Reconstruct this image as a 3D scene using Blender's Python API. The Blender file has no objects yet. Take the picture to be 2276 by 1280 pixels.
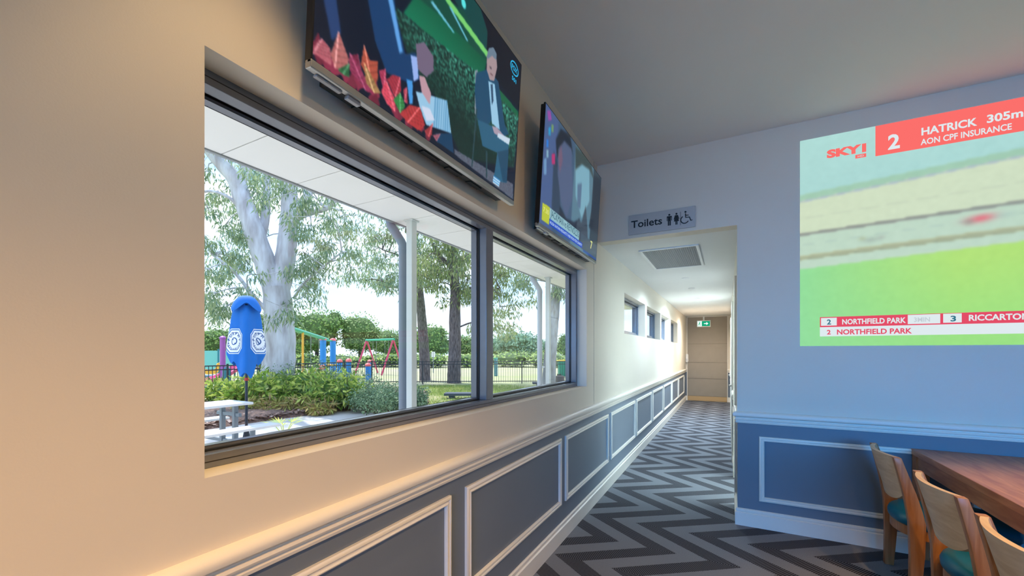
import bpy, bmesh, math, random
import numpy as np
from mathutils import Vector, Matrix

# ------------------------------------------------------------------ camera, sky, sun, exposure
S = bpy.context.scene
# lamp levels: E outdoors, A added blue fill from behind, W0-W3 warm lamps near the window wall, M room, C corridor, S screens
K = dict(E=1.0, A=1.0, W0=1.0, W1=1.0, W2=1.0, W3=1.0, M0=1.0, M1=1.0, M2=1.0, C0=1.0, C1=1.0, C2=1.0, LB=1.0, S=1.0)
COL = S.collection
CAM = (1.139, 0.0, 1.45)
YAW = math.radians(27.8)
cam_d = bpy.data.cameras.new('camera')
cam_d.sensor_width = 36.0
cam_d.lens = 36.0 * 911.0 / 2276.0
cam_d.shift_y = (783.0 - 640.0) / 2276.0
cam_d.clip_start = 0.05
cam_d.clip_end = 400
cam = bpy.data.objects.new('camera', cam_d)
cam.location = CAM
cam.rotation_euler = (math.radians(90), 0, YAW)
COL.objects.link(cam)
S.camera = cam

S.view_settings.view_transform = 'Standard'
S.view_settings.look = 'None'
S.view_settings.gamma = 1.0
S.view_settings.use_curve_mapping = False
S.view_settings.exposure = 0.0

def lin(c):
    c = c / 255.0
    return c / 12.92 if c <= 0.04045 else ((c + 0.055) / 1.055) ** 2.4
def C(r, g, b): return (lin(r), lin(g), lin(b), 1.0)

w = bpy.data.worlds.new('sky'); S.world = w; w.use_nodes = True
nt = w.node_tree; nt.nodes.clear()
def N(t, typ, **kw):
    n = t.nodes.new(typ)
    for k, v in kw.items(): setattr(n, k, v)
    return n
def L(t, a, b): t.links.new(a, b)
tc = N(nt, 'ShaderNodeTexCoord'); sx = N(nt, 'ShaderNodeSeparateXYZ'); L(nt, tc.outputs['Generated'], sx.inputs[0])
rp = N(nt, 'ShaderNodeValToRGB'); L(nt, sx.outputs['Z'], rp.inputs[0])
e = rp.color_ramp.elements
e[0].position = 0.0; e[0].color = (0.60, 0.77, 0.98, 1)
e[1].position = 1.0; e[1].color = (0.16, 0.38, 0.95, 1)
x = rp.color_ramp.elements.new(0.35); x.color = (0.36, 0.62, 1.0, 1)
mp = N(nt, 'ShaderNodeMapping'); mp.inputs['Scale'].default_value = (1.6, 1.6, 5.0); L(nt, tc.outputs['Generated'], mp.inputs[0])
nz = N(nt, 'ShaderNodeTexNoise'); nz.inputs['Scale'].default_value = 2.2; nz.inputs['Detail'].default_value = 7; nz.inputs['Roughness'].default_value = 0.55
L(nt, mp.outputs[0], nz.inputs['Vector'])
cr = N(nt, 'ShaderNodeValToRGB'); cr.color_ramp.elements[0].position = 0.40; cr.color_ramp.elements[1].position = 0.60; L(nt, nz.outputs['Fac'], cr.inputs[0])
mx = N(nt, 'ShaderNodeMix', data_type='RGBA'); L(nt, cr.outputs[0], mx.inputs[0]); L(nt, rp.outputs[0], mx.inputs[6]); mx.inputs[7].default_value = (0.80, 0.88, 0.96, 1)
bg = N(nt, 'ShaderNodeBackground'); bg.inputs[1].default_value = 2.1 * K['E']; L(nt, mx.outputs[2], bg.inputs[0])
wo = N(nt, 'ShaderNodeOutputWorld'); L(nt, bg.outputs[0], wo.inputs[0])

sun_d = bpy.data.lights.new('sun', 'SUN'); sun_d.energy = 5.2 * K['E']; sun_d.angle = math.radians(0.6); sun_d.color = (1.0, 0.95, 0.88)
sun = bpy.data.objects.new('sun', sun_d); COL.objects.link(sun)
sun.location = (-25, 8, 40)
sun.rotation_euler = Vector((0.62, -0.20, -1.0)).to_track_quat('-Z', 'Y').to_euler()

# added blue fill lamp, unseen behind the viewer, tinting the feature wall
fill_d = bpy.data.lights.new('back_window_daylight', 'AREA'); fill_d.shape = 'RECTANGLE'; fill_d.size = 5.0; fill_d.size_y = 1.5
fill_d.energy = 92 * K['A']; fill_d.color = (.0, .35, 1.0); fill_d.spread = math.radians(60)
fill_l = bpy.data.objects.new('back_window_daylight', fill_d); COL.objects.link(fill_l); fill_l.location = (3.6, -5.12, 1.75)
fill_l.rotation_euler = Vector((-.05, 1.0, -.20)).to_track_quat('-Z', 'Z').to_euler()

# ------------------------------------------------------------------ helpers
rnd = random.Random(11)
nr = np.random.default_rng(11)

def tag(o, label=None, cat=None, group=None, kind=None):
    if label: o['label'] = label
    if cat: o['category'] = cat
    if group: o['group'] = group
    if kind: o['kind'] = kind
    return o
def empty(name, loc=(0, 0, 0), rz=0.0, parent=None):
    o = bpy.data.objects.new(name, None); COL.objects.link(o)
    o.location = loc; o.rotation_euler = (0, 0, rz); o.empty_display_size = 0.1
    if parent: o.parent = parent
    return o

class MB:
    def __init__(self): self.v = []; self.f = []; self.m = []
    def add(self, vs, fs, mat=0):
        b = len(self.v); self.v += [tuple(p) for p in vs]
        for f in fs: self.f.append(tuple(i + b for i in f)); self.m.append(mat)
        return self
    def box(self, x0, y0, z0, x1, y1, z1, mat=0):
        if x0 > x1: x0, x1 = x1, x0
        if y0 > y1: y0, y1 = y1, y0
        if z0 > z1: z0, z1 = z1, z0
        vs = [(x0, y0, z0), (x1, y0, z0), (x1, y1, z0), (x0, y1, z0), (x0, y0, z1), (x1, y0, z1), (x1, y1, z1), (x0, y1, z1)]
        return self.add(vs, [(0, 3, 2, 1), (4, 5, 6, 7), (0, 1, 5, 4), (1, 2, 6, 5), (2, 3, 7, 6), (3, 0, 4, 7)], mat)
    def tube(self, path, rad, seg=8, mat=0, cap=True, rot=0.0):
        path = [Vector(p) for p in path]; n = len(path)
        if not hasattr(rad, '__len__'): rad = [rad] * n
        up = None; vs = []
        for i in range(n):
            t = (path[min(i + 1, n - 1)] - path[max(i - 1, 0)]).normalized()
            if up is None:
                up = Vector((0, 0, 1)) if abs(t.z) < 0.9 else Vector((1, 0, 0))
            a = (up - t * up.dot(t))
            a = a.normalized() if a.length > 1e-6 else t.orthogonal().normalized()
            up = a; b = t.cross(a)
            for k in range(seg):
                q = 2 * math.pi * k / seg + rot
                vs.append(path[i] + (a * math.cos(q) + b * math.sin(q)) * rad[i])
        fs = []
        for i in range(n - 1):
            for k in range(seg):
                k2 = (k + 1) % seg
                fs.append((i * seg + k, i * seg + k2, (i + 1) * seg + k2, (i + 1) * seg + k))
        if cap:
            fs.append(tuple(range(seg - 1, -1, -1))); fs.append(tuple((n - 1) * seg + k for k in range(seg)))
        return self.add(vs, fs, mat)
    def prism(self, poly, ax, a, b, mat=0):
        # poly: 2D points; ax: extrusion axis; other axes in order
        def P(p, t):
            if ax == 'x': return (t, p[0], p[1])
            if ax == 'y': return (p[0], t, p[1])
            return (p[0], p[1], t)
        n = len(poly)
        vs = [P(p, a) for p in poly] + [P(p, b) for p in poly]
        fs = [tuple(range(n - 1, -1, -1)), tuple(range(n, 2 * n))]
        for i in range(n):
            j = (i + 1) % n; fs.append((i, j, n + j, n + i))
        return self.add(vs, fs, mat)
    def lathe(self, prof, c=(0, 0, 0), seg=16, mat=0):
        vs = []; fs = []; n = len(prof)
        for r, z in prof:
            for k in range(seg):
                q = 2 * math.pi * k / seg; vs.append((c[0] + r * math.cos(q), c[1] + r * math.sin(q), c[2] + z))
        for i in range(n - 1):
            for k in range(seg):
                k2 = (k + 1) % seg; fs.append((i * seg + k, i * seg + k2, (i + 1) * seg + k2, (i + 1) * seg + k))
        fs.append(tuple(range(seg - 1, -1, -1))); fs.append(tuple((n - 1) * seg + k for k in range(seg)))
        return self.add(vs, fs, mat)
    def xf(self, M):
        self.v = [tuple(M @ Vector(p)) for p in self.v]; return self
    def mesh(self, name, mats, smooth=False, bevel=0.0):
        me = bpy.data.meshes.new(name)
        me.from_pydata(self.v, [], self.f)
        if not isinstance(mats, (list, tuple)): mats = [mats]
        for m in mats: me.materials.append(m)
        me.polygons.foreach_set('material_index', self.m)
        bm = bmesh.new(); bm.from_mesh(me)
        bmesh.ops.recalc_face_normals(bm, faces=bm.faces)
        if bevel > 0:
            bmesh.ops.remove_doubles(bm, verts=bm.verts, dist=1e-5)
            ed = [q for q in bm.edges if len(q.link_faces) == 2 and q.calc_face_angle(0) > 0.5]
            bmesh.ops.bevel(bm, geom=ed, offset=bevel, segments=2, profile=0.5, affect='EDGES', clamp_overlap=True)
        bm.to_mesh(me); bm.free()
        if smooth:
            me.polygons.foreach_set('use_smooth', [True] * len(me.polygons))
            try: me.set_sharp_from_angle(angle=math.radians(smooth if smooth is not True else 40))
            except Exception: pass
        me.update()
        return me
    def build(self, name, mats, parent=None, smooth=False, bevel=0.0):
        o = bpy.data.objects.new(name, self.mesh(name, mats, smooth, bevel)); COL.objects.link(o)
        if parent: o.parent = parent
        return o
def inst(name, me, parent=None, loc=(0, 0, 0), rz=0.0):
    o = bpy.data.objects.new(name, me); COL.objects.link(o); o.location = loc; o.rotation_euler = (0, 0, rz)
    if parent: o.parent = parent
    return o
def struct(o, label=None):
    o['kind'] = 'structure'
    if label: o['label'] = label
    return o
def quads(name, V, mat, parent=None, smooth=False):
    """V: (n,4,3) array of quads -> one mesh object"""
    V = np.asarray(V, dtype=np.float32); n = V.shape[0]
    me = bpy.data.meshes.new(name)
    me.vertices.add(n * 4); me.vertices.foreach_set('co', V.reshape(-1))
    me.loops.add(n * 4); me.loops.foreach_set('vertex_index', np.arange(n * 4, dtype=np.int32))
    me.polygons.add(n); me.polygons.foreach_set('loop_start', np.arange(0, n * 4, 4, dtype=np.int32))
    me.materials.append(mat); me.update(calc_edges=True); me.validate()
    o = bpy.data.objects.new(name, me); COL.objects.link(o)
    if parent: o.parent = parent
    return o

# ------------------------------------------------------------------ materials
def new_mat(name):
    m = bpy.data.materials.new(name); m.use_nodes = True
    t = m.node_tree; t.nodes.clear()
    out = N(t, 'ShaderNodeOutputMaterial'); b = N(t, 'ShaderNodeBsdfPrincipled'); L(t, b.outputs[0], out.inputs[0])
    return m, t, b, out
def mat(name, col, rough=0.6, metal=0.0, spec=0.5, noise=0.0, nscale=8.0, bump=0.0, bscale=60.0, emit=0.0, stretch=None, col2=None):
    m, t, b, out = new_mat(name)
    b.inputs['Base Color'].default_value = col; b.inputs['Roughness'].default_value = rough
    b.inputs['Metallic'].default_value = metal; b.inputs['Specular IOR Level'].default_value = spec
    tcn = N(t, 'ShaderNodeTexCoord')
    if noise > 0 or col2:
        z = N(t, 'ShaderNodeTexNoise'); z.inputs['Scale'].default_value = nscale; z.inputs['Detail'].default_value = 5
        src = tcn.outputs['Object']
        if stretch:
            mpn = N(t, 'ShaderNodeMapping'); mpn.inputs['Scale'].default_value = stretch; L(t, src, mpn.inputs[0]); src = mpn.outputs[0]
        L(t, src, z.inputs['Vector'])
        r = N(t, 'ShaderNodeValToRGB'); L(t, z.outputs['Fac'], r.inputs[0])
        r.color_ramp.elements[0].position = 0.3; r.color_ramp.elements[1].position = 0.7
        c2 = col2 if col2 else tuple(min(1, v * (1 + noise)) for v in col[:3]) + (1,)
        c1 = col if col2 else tuple(v * (1 - noise) for v in col[:3]) + (1,)
        r.color_ramp.elements[0].color = c1; r.color_ramp.elements[1].color = c2
        L(t, r.outputs[0], b.inputs['Base Color'])
    if bump > 0:
        z2 = N(t, 'ShaderNodeTexNoise'); z2.inputs['Scale'].default_value = bscale; z2.inputs['Detail'].default_value = 3
        L(t, tcn.outputs['Object'], z2.inputs['Vector'])
        bp = N(t, 'ShaderNodeBump'); bp.inputs['Strength'].default_value = bump; bp.inputs['Distance'].default_value = 0.01
        L(t, z2.outputs['Fac'], bp.inputs['Height']); L(t, bp.outputs[0], b.inputs['Normal'])
    if emit > 0:
        b.inputs['Emission Color'].default_value = col; b.inputs['Emission Strength'].default_value = emit
    return m
def emat(name, col, s=1.0):
    m, t, b, out = new_mat(name); t.nodes.remove(b)
    em = N(t, 'ShaderNodeEmission'); em.inputs[0].default_value = col; em.inputs[1].default_value = s
    L(t, em.outputs[0], out.inputs[0]); return m
def leafmat(name, cols, trans=0.35, rough=0.55):
    m, t, b, out = new_mat(name)
    g = N(t, 'ShaderNodeNewGeometry'); r = N(t, 'ShaderNodeValToRGB'); L(t, g.outputs['Random Per Island'], r.inputs[0])
    el = r.color_ramp.elements
    while len(el) < len(cols): el.new(0.5)
    for i, c in enumerate(cols): el[i].position = i / (len(cols) - 1); el[i].color = tuple(min(.85, q * 1.45) for q in c[:3]) + (1,)
    L(t, r.outputs[0], b.inputs['Base Color']); b.inputs['Roughness'].default_value = rough; b.inputs['Specular IOR Level'].default_value = 0.3
    tr = N(t, 'ShaderNodeBsdfTranslucent'); L(t, r.outputs[0], tr.inputs[0])
    mxs = N(t, 'ShaderNodeMixShader'); mxs.inputs[0].default_value = trans
    L(t, b.outputs[0], mxs.inputs[1]); L(t, tr.outputs[0], mxs.inputs[2]); L(t, mxs.outputs[0], out.inputs[0])
    return m
def wood(name, c1, c2, axis=1, rough=0.45, sc=14.0):
    st = [sc, sc, sc]; st[axis] = 1.2
    m, t, b, out = new_mat(name)
    tcn = N(t, 'ShaderNodeTexCoord'); mpn = N(t, 'ShaderNodeMapping'); mpn.inputs['Scale'].default_value = st; L(t, tcn.outputs['Object'], mpn.inputs[0])
    z = N(t, 'ShaderNodeTexNoise'); z.inputs['Scale'].default_value = 3.0; z.inputs['Detail'].default_value = 6; z.inputs['Distortion'].default_value = 0.6; L(t, mpn.outputs[0], z.inputs['Vector'])
    r = N(t, 'ShaderNodeValToRGB'); r.color_ramp.elements[0].position = 0.3; r.color_ramp.elements[1].position = 0.72
    r.color_ramp.elements[0].color = c1; r.color_ramp.elements[1].color = c2; L(t, z.outputs['Fac'], r.inputs[0]); L(t, r.outputs[0], b.inputs['Base Color'])
    b.inputs['Roughness'].default_value = rough
    return m

WALL = mat('wall_paint', C(227, 219, 204), rough=0.55, spec=0.3, noise=0.015, nscale=2.0, bump=0.03, bscale=220)
WAIN = mat('wainscot_paint', C(117, 128, 141), rough=0.5, spec=0.35, noise=0.02, nscale=2.0, bump=0.03, bscale=220)
TRIM = mat('trim_paint', C(236, 231, 220), rough=0.38, spec=0.45, bump=0.02, bscale=90)
CEIL = mat('ceiling_paint', C(238, 237, 234), rough=0.8, spec=0.2, noise=0.01, nscale=2.0)
ALU = mat('window_aluminium', C(112, 116, 126), rough=0.2, metal=0.0, spec=0.7, noise=0.03, nscale=20)
RUBBER = mat('black_rubber', C(22, 22, 24), rough=0.6)
BLACKP = mat('black_plastic', C(18, 18, 20), rough=0.35)
SILVER = mat('silver_bezel', C(176, 174, 168), rough=0.3, metal=0.7)
WHITEP = mat('white_plastic', C(236, 236, 234), rough=0.4)

def glass_mat():
    m, t, b, out = new_mat('window_glass'); t.nodes.remove(b)
    tr = N(t, 'ShaderNodeBsdfTransparent'); tr.inputs[0].default_value = (0.975, 0.985, 0.992, 1)
    gl = N(t, 'ShaderNodeBsdfGlossy'); gl.inputs['Roughness'].default_value = 0.01
    lw = N(t, 'ShaderNodeLayerWeight'); lw.inputs[0].default_value = 0.5
    pw = N(t, 'ShaderNodeMath', operation='POWER'); L(t, lw.outputs['Facing'], pw.inputs[0]); pw.inputs[1].default_value = 5.0
    fr = N(t, 'ShaderNodeMath', operation='MULTIPLY_ADD'); L(t, pw.outputs[0], fr.inputs[0]); fr.inputs[1].default_value = 0.7; fr.inputs[2].default_value = 0.018
    ms = N(t, 'ShaderNodeMixShader'); L(t, fr.outputs[0], ms.inputs[0]); L(t, tr.outputs[0], ms.inputs[1]); L(t, gl.outputs[0], ms.inputs[2])
    L(t, ms.outputs[0], out.inputs[0]); return m
GLASS = glass_mat()

def carpet():
    m, t, b, out = new_mat('carpet')
    def MA(op, a, bb=None):
        n = N(t, 'ShaderNodeMath', operation=op)
        for i, q in enumerate((a, bb)):
            if q is None: continue
            if isinstance(q, (int, float)): n.inputs[i].default_value = q
            else: L(t, q, n.inputs[i])
        return n.outputs[0]
    tcn = N(t, 'ShaderNodeTexCoord'); nzz = N(t, 'ShaderNodeTexNoise'); nzz.inputs['Scale'].default_value = 90.0; nzz.inputs['Detail'].default_value = 2
    L(t, tcn.outputs['Object'], nzz.inputs['Vector'])
    s = N(t, 'ShaderNodeSeparateXYZ'); L(t, tcn.outputs['Object'], s.inputs[0])
    jit = MA('MULTIPLY', MA('SUBTRACT', nzz.outputs['Fac'], 0.5), 0.018)
    X = MA('ADD', s.outputs[0], jit); Y = s.outputs[1]
    p = MA('FRACT', MA('DIVIDE', MA('SUBTRACT', Y, 2.75 - 0.825 * 20), 0.825))
    tri = MA('SUBTRACT', 1.0, MA('ABSOLUTE', MA('SUBTRACT', MA('MULTIPLY', p, 2.0), 1.0)))
    sv = MA('FRACT', MA('DIVIDE', MA('SUBTRACT', MA('SUBTRACT', X, MA('MULTIPLY', tri, 0.57)), 0.035 - 0.41 * 20), 0.41))
    dark = MA('LESS_THAN', sv, 0.5)
    limb = MA('LESS_THAN', p, 0.5)
    sgn = MA('SUBTRACT', MA('MULTIPLY', limb, 2.0), 1.0)
    q = MA('ADD', MA('MULTIPLY', s.outputs[0], 0.82), MA('MULTIPLY', MA('MULTIPLY', Y, 0.57), sgn))
    ln = MA('LESS_THAN', MA('FRACT', MA('DIVIDE', MA('ADD', q, 50.0), 0.0135)), 0.5)
    mxd = N(t, 'ShaderNodeMix', data_type='RGBA'); L(t, ln, mxd.inputs[0]); mxd.inputs[6].default_value = C(98, 100, 107); mxd.inputs[7].default_value = C(38, 38, 45)
    n2 = N(t, 'ShaderNodeTexNoise'); n2.inputs['Scale'].default_value = 260.0; L(t, tcn.outputs['Object'], n2.inputs['Vector'])
    rl = N(t, 'ShaderNodeValToRGB'); rl.color_ramp.elements[0].position = 0.3; rl.color_ramp.elements[1].position = 0.7
    rl.color_ramp.elements[0].color = C(112, 116, 124); rl.color_ramp.elements[1].color = C(136, 140, 148); L(t, n2.outputs['Fac'], rl.inputs[0])
    mxc = N(t, 'ShaderNodeMix', data_type='RGBA'); L(t, dark, mxc.inputs[0]); L(t, rl.outputs[0], mxc.inputs[6]); L(t, mxd.outputs[2], mxc.inputs[7])
    L(t, mxc.outputs[2], b.inputs['Base Color']); b.inputs['Roughness'].default_value = 0.95; b.inputs['Specular IOR Level'].default_value = 0.1
    bp = N(t, 'ShaderNodeBump'); bp.inputs['Strength'].default_value = 0.35; bp.inputs['Distance'].default_value = 0.004
    L(t, n2.outputs['Fac'], bp.inputs['Height']); L(t, bp.outputs[0], b.inputs['Normal'])
    return m
CARPET = carpet()

# text -> mesh data in the plane (x right, y up), fitted to a box
def text_geo(s, x0, y0, x1=None, h=None, bold=0.0, shear=0.0):
    cu = bpy.data.curves.new('t', 'FONT'); cu.body = s; cu.size = 1.0; cu.offset = bold; cu.shear = shear; cu.resolution_u = 3
    o = bpy.data.objects.new('t', cu); COL.objects.link(o)
    me = bpy.data.meshes.new_from_object(o, depsgraph=None) if False else None
    dg = bpy.context.evaluated_depsgraph_get(); dg.update()
    me = bpy.data.meshes.new_from_object(o.evaluated_get(dg))
    V = np.array([v.co[:2] for v in me.vertices]); F = [tuple(p.vertices) for p in me.polygons]
    bpy.data.objects.remove(o); bpy.data.curves.remove(cu); bpy.data.meshes.remove(me)
    mn = V.min(0); mxv = V.max(0)
    # cap height of the built-in font is about 0.73 of its size
    sy = h / (0.73 + 2 * bold) if h else 1.0
    sxx = (x1 - x0) / (mxv[0] - mn[0]) if x1 is not None else sy
    V = np.stack([(V[:, 0] - mn[0]) * sxx + x0, (V[:, 1] + bold) * sy + y0], 1)
    return V, F
# ------------------------------------------------------------------ room shell
FW = 3.955          # feature wall plane (faces -Y)
CX1 = 1.21          # corridor right wall plane
CE = 13.45          # corridor end wall
RX, RY = 8.0, -5.0  # far sides of the room
HC, HK = 3.28, 2.53 # room / corridor ceiling
DADO = 0.86

o = MB().box(-0.2, RY, -0.12, RX, CE + 0.2, 0.0).build('floor', CARPET); struct(o, 'carpet with grey chevron bands')
o = MB().box(-0.2, RY - 0.15, HC, RX + 0.15, FW + 0.15, HC + 0.12).build('ceiling', CEIL); struct(o, 'plain plaster ceiling of the room')
o = MB().box(-0.2, FW + 0.15, HK, CX1 + 0.16, CE + 0.2, HK + 0.1).build('ceiling_corridor', CEIL); struct(o, 'low white ceiling of the corridor')

WIN = (0.539, 3.615, 1.14, 2.205)
SW = [(5.15, 6.59), (6.75, 8.20), (8.34, 9.62), (9.82, 11.20)]
SZ = (1.685, 2.19)
def wall_with_openings(y0, y1, z1, ops):
    b = MB(); T = -0.2
    b.box(T, y0, 0, 0, y1, DADO, 1)
    ys = y0
    for (a, c, z0, z2) in ops:
        b.box(T, ys, DADO, 0, a, z1); b.box(T, a, DADO, 0, c, z0); b.box(T, a, z2, 0, c, z1); ys = c
    b.box(T, ys, DADO, 0, y1, z1)
    return b
ops = [WIN] + [(a, c, SZ[0], SZ[1]) for a, c in SW]
wl = wall_with_openings(RY, FW + 0.15, HC, ops[:1])
wl2 = wall_with_openings(FW + 0.15, CE + 0.2, HK + 0.1, ops[1:])
wl.add(wl2.v, wl2.f, 0); wl.m = wl.m[:-len(wl2.f)] + wl2.m
struct(wl.build('wall_left', [WALL, WAIN]), 'window wall with slate wainscot')
b = MB()
b.box(CX1, FW, 0, RX, FW + 0.15, DADO, 1).box(CX1, FW, DADO, RX, FW + 0.15, HC, 0).box(0, FW, HK, CX1, FW + 0.15, HC, 0)
struct(b.build('wall_front', [WALL, WAIN]), 'wall the picture is projected on')
LO0, LO1 = 4.45, 5.40    # added doorway letting lobby light into the corridor
b = MB()
for a, c in [(FW + .15, LO0), (LO1, CE)]: b.box(CX1, a, 0, CX1 + .15, c, DADO, 1).box(CX1, a, DADO, CX1 + .15, c, HK, 0)
b.box(CX1, LO0, 2.1, CX1 + .15, LO1, HK, 0)
LB = MB(); LX = 2.9  # unseen lobby added to throw soft light into the corridor
LB.box(LX, FW + .15, 0, LX + .1, 6.0, HK).box(CX1 + .15, 5.9, 0, LX, 6.0, HK)
struct(LB.build('wall_lobby', WALL), 'white walls of the washroom lobby off the corridor')
struct(MB().box(CX1 + .15, FW + .15, HK, LX + .1, 6.0, HK + .1).build('ceiling_lobby', CEIL))
struct(b.build('wall_right', [WALL, WAIN]), 'right wall of the corridor')
b = MB().box(0, CE, 0, CX1 + 0.15, CE + 0.15, DADO, 1).box(0, CE, DADO, CX1 + 0.15, CE + 0.15, HK, 0)
struct(b.build('wall_end', [WALL, WAIN]), 'end wall of the corridor')
BW0, BW1, BZ0, BZ1 = 1.1, 6.1, .95, 2.55  # opening and window added behind the viewer to hold the fill lamp
struct(MB().box(-0.2, RY - 0.15, 0, BW0, RY, HC).box(BW1, RY - .15, 0, RX, RY, HC).box(BW0, RY - .15, 0, BW1, RY, BZ0).box(BW0, RY - .15, BZ1, BW1, RY, HC).build('wall_back', WALL))
tb = empty('window_6', (0, RY - .1, 0)); struct(tb, 'wide window bank in the wall behind the viewer')
bf = MB().box(BW0, -.03, BZ0, BW1, .03, BZ0 + .05).box(BW0, -.03, BZ1 - .05, BW1, .03, BZ1)
for k in range(6): xx = BW0 + (BW1 - BW0 - .05) * k / 5; bf.box(xx, -.03, BZ0 + .05, xx + .05, .03, BZ1 - .05)
bf.build('frame', ALU, tb)
for k in range(5): xx = BW0 + (BW1 - BW0 - .05) * k / 5; MB().box(xx + .05, -.003, BZ0 + .05, xx + (BW1 - BW0 - .05) / 5, .003, BZ1 - .05).build('pane', GLASS, tb)
struct(MB().box(RX, RY - 0.15, 0, RX + 0.15, FW + 0.15, HC).build('wall_side', WALL))

# dado rail and skirting: profile (out from the wall, height)
RAIL = [(0, .955), (.010, .955), (.024, .951), (.034, .942), (.037, .930), (.034, .918), (.024, .910), (.013, .906), (.013, .900), (.021, .897), (.024, .890), (.021, .883), (.011, .880), (.011, .873), (.016, .869), (.014, .859), (0, .855)]
BASE = [(0, .142), (.006, .142), (.013, .136), (.014, .122), (.008, .117), (.008, .112), (.019, .106), (.019, 0), (0, 0)]
def sweep(name, prof, p0, p1, out, m0=0.0, m1=0.0):
    """extrude a wall profile from p0 to p1 (xy), 'out' unit normal; m = mitre factor at each end"""
    p0 = Vector((p0[0], p0[1], 0)); p1 = Vector((p1[0], p1[1], 0)); d = (p1 - p0).normalized(); out = Vector((out[0], out[1], 0))
    n = len(prof); vs = []
    for (q, z) in prof: v = p0 + out * q + d * (q * m0); vs.append((v.x, v.y, z))
    for (q, z) in prof: v = p1 + out * q - d * (q * m1); vs.append((v.x, v.y, z))
    fs = [tuple(range(n)), tuple(range(2 * n - 1, n - 1, -1))] + [(i, (i + 1) % n, n + (i + 1) % n, n + i) for i in range(n)]
    return struct(MB().add(vs, fs).build(name, TRIM, smooth=35))
sweep('trim_1', RAIL, (0, RY), (0, CE), (1, 0))['label'] = 'dado rail on the window wall'
sweep('baseboard_left', BASE, (0, RY), (0, CE), (1, 0))
sweep('trim_2', RAIL, (CX1, FW), (RX, FW), (0, -1), -1.0)['label'] = 'dado rail below the projected picture'
sweep('baseboard_front', BASE, (CX1, FW), (RX, FW), (0, -1), -1.0)
sweep('trim_3', RAIL, (CX1, FW), (CX1, LO0 - .07), (-1, 0), -1.0)
sweep('baseboard_right', BASE, (CX1, FW), (CX1, LO0 - .07), (-1, 0), -1.0)
sweep('trim_3', RAIL, (CX1, LO1 + .07), (CX1, 6.1), (-1, 0)); sweep('baseboard_right', BASE, (CX1, LO1 + .07), (CX1, 6.1), (-1, 0))
struct(MB().box(CX1 - .018, LO0 - .07, 0, CX1, LO0, 2.17).box(CX1 - .018, LO1, 0, CX1, LO1 + .07, 2.17).box(CX1 - .018, LO0, 2.1, CX1, LO1, 2.17).build('trim_33', TRIM), 'white architrave of the lobby doorway')
sweep('trim_4', RAIL, (CX1, 7.2), (CX1, 9.0), (-1, 0)); sweep('baseboard_right', BASE, (CX1, 7.2), (CX1, 9.0), (-1, 0))
sweep('trim_5', RAIL, (CX1, 10.1), (CX1, CE), (-1, 0)); sweep('baseboard_right', BASE, (CX1, 10.1), (CX1, CE), (-1, 0))
for k, (a, c) in enumerate([(0, .055), (1.115, CX1)]):
    sweep('trim_%d' % (6 + k), RAIL, (a, CE), (c, CE), (0, -1)); sweep('baseboard_end', BASE, (a, CE), (c, CE), (0, -1))

# picture-frame wall mouldings
MOULD = [(0, 0), (0, .012), (.006, .017), (.014, .018), (.020, .013), (.024, .013), (.030, .018), (.035, .016), (.038, .010), (.038, 0)]
tn = [8]
def moulding(org, ux, wd, z0, z1, out):
    """rectangular mitred frame: org xy of the left end, ux direction along wall, out normal"""
    ux = Vector((ux[0], ux[1], 0)); out = Vector((out[0], out[1], 0)); org = Vector((org[0], org[1], 0))
    cs = [(0, z0, 1, 1), (wd, z0, -1, 1), (wd, z1, -1, -1), (0, z1, 1, -1)]
    n = len(MOULD); vs = []; fs = []
    for (a, z, sa, sz) in cs:
        for (q, h) in MOULD:
            p = org + ux * (a + sa * q) + out * h; vs.append((p.x, p.y, z + sz * q))
    for c in range(4):
        d = (c + 1) % 4
        for i in range(n - 1): fs.append((c * n + i, c * n + i + 1, d * n + i + 1, d * n + i))
    o = struct(MB().add(vs, fs).build('trim_%d' % tn[0], TRIM, smooth=35)); tn[0] += 1
    return o
PY = [(-1.14, .15), (0.26, 1.54), (1.665, 2.952), (3.05, 4.342), (4.455, 5.765), (5.86, 7.14), (7.27, 8.47), (8.60, 9.86), (9.98, 11.25), (11.38, 12.85)]
for a, c in PY: moulding((0, a), (0, 1), c - a, .28, .792, (1, 0))
for k in range(4):
    a = 1.366 + 1.39 * k; moulding((a, FW), (1, 0), 1.29, .221, .755, (0, -1))
moulding((CX1, 7.4), (0, 1), 1.4, .25, .77, (-1, 0)); moulding((CX1, 10.35), (0, 1), 2.6, .25, .77, (-1, 0))
# vertical joint bead in the plaster between window and corridor
struct(MB().box(0, 3.842, .955, .0015, 3.847, HC).build('trim_%d' % tn[0], mat('joint_shadow_paint', C(150, 148, 142)))); tn[0] += 1
# corner bead at the corridor opening
struct(MB().box(CX1 - .004, FW - .003, .955, CX1 + .006, FW + .01, HK).box(0, FW - .003, HK - .004, CX1, FW + .01, HK + .006).build('trim_%d' % (tn[0]), WALL)); tn[0] += 1

# side doors of the corridor (seen edge-on)
for k, (a, c) in enumerate([(6.1, 7.2), (9.0, 10.1)]):
    t = empty('door_%d' % (2 + k), (CX1, (a + c) / 2, 0)); struct(t, 'white side door of the corridor')
    f = MB(); f.box(-.03, -.55, 0, 0, -.47, 2.12).box(-.03, .47, 0, 0, .55, 2.12).box(-.03, -.47, 2.04, 0, .47, 2.12).build('architrave', TRIM, t, bevel=.004)
    d = MB().box(-.012, -.465, .008, 0, .465, 2.035).build('door_leaf', TRIM, t)
    MB().tube([(-.012, -.39, 1.0), (-.055, -.39, 1.0), (-.055, -.27, 1.0)], .009, 8).build('handle', SILVER, d, smooth=True)

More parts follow.
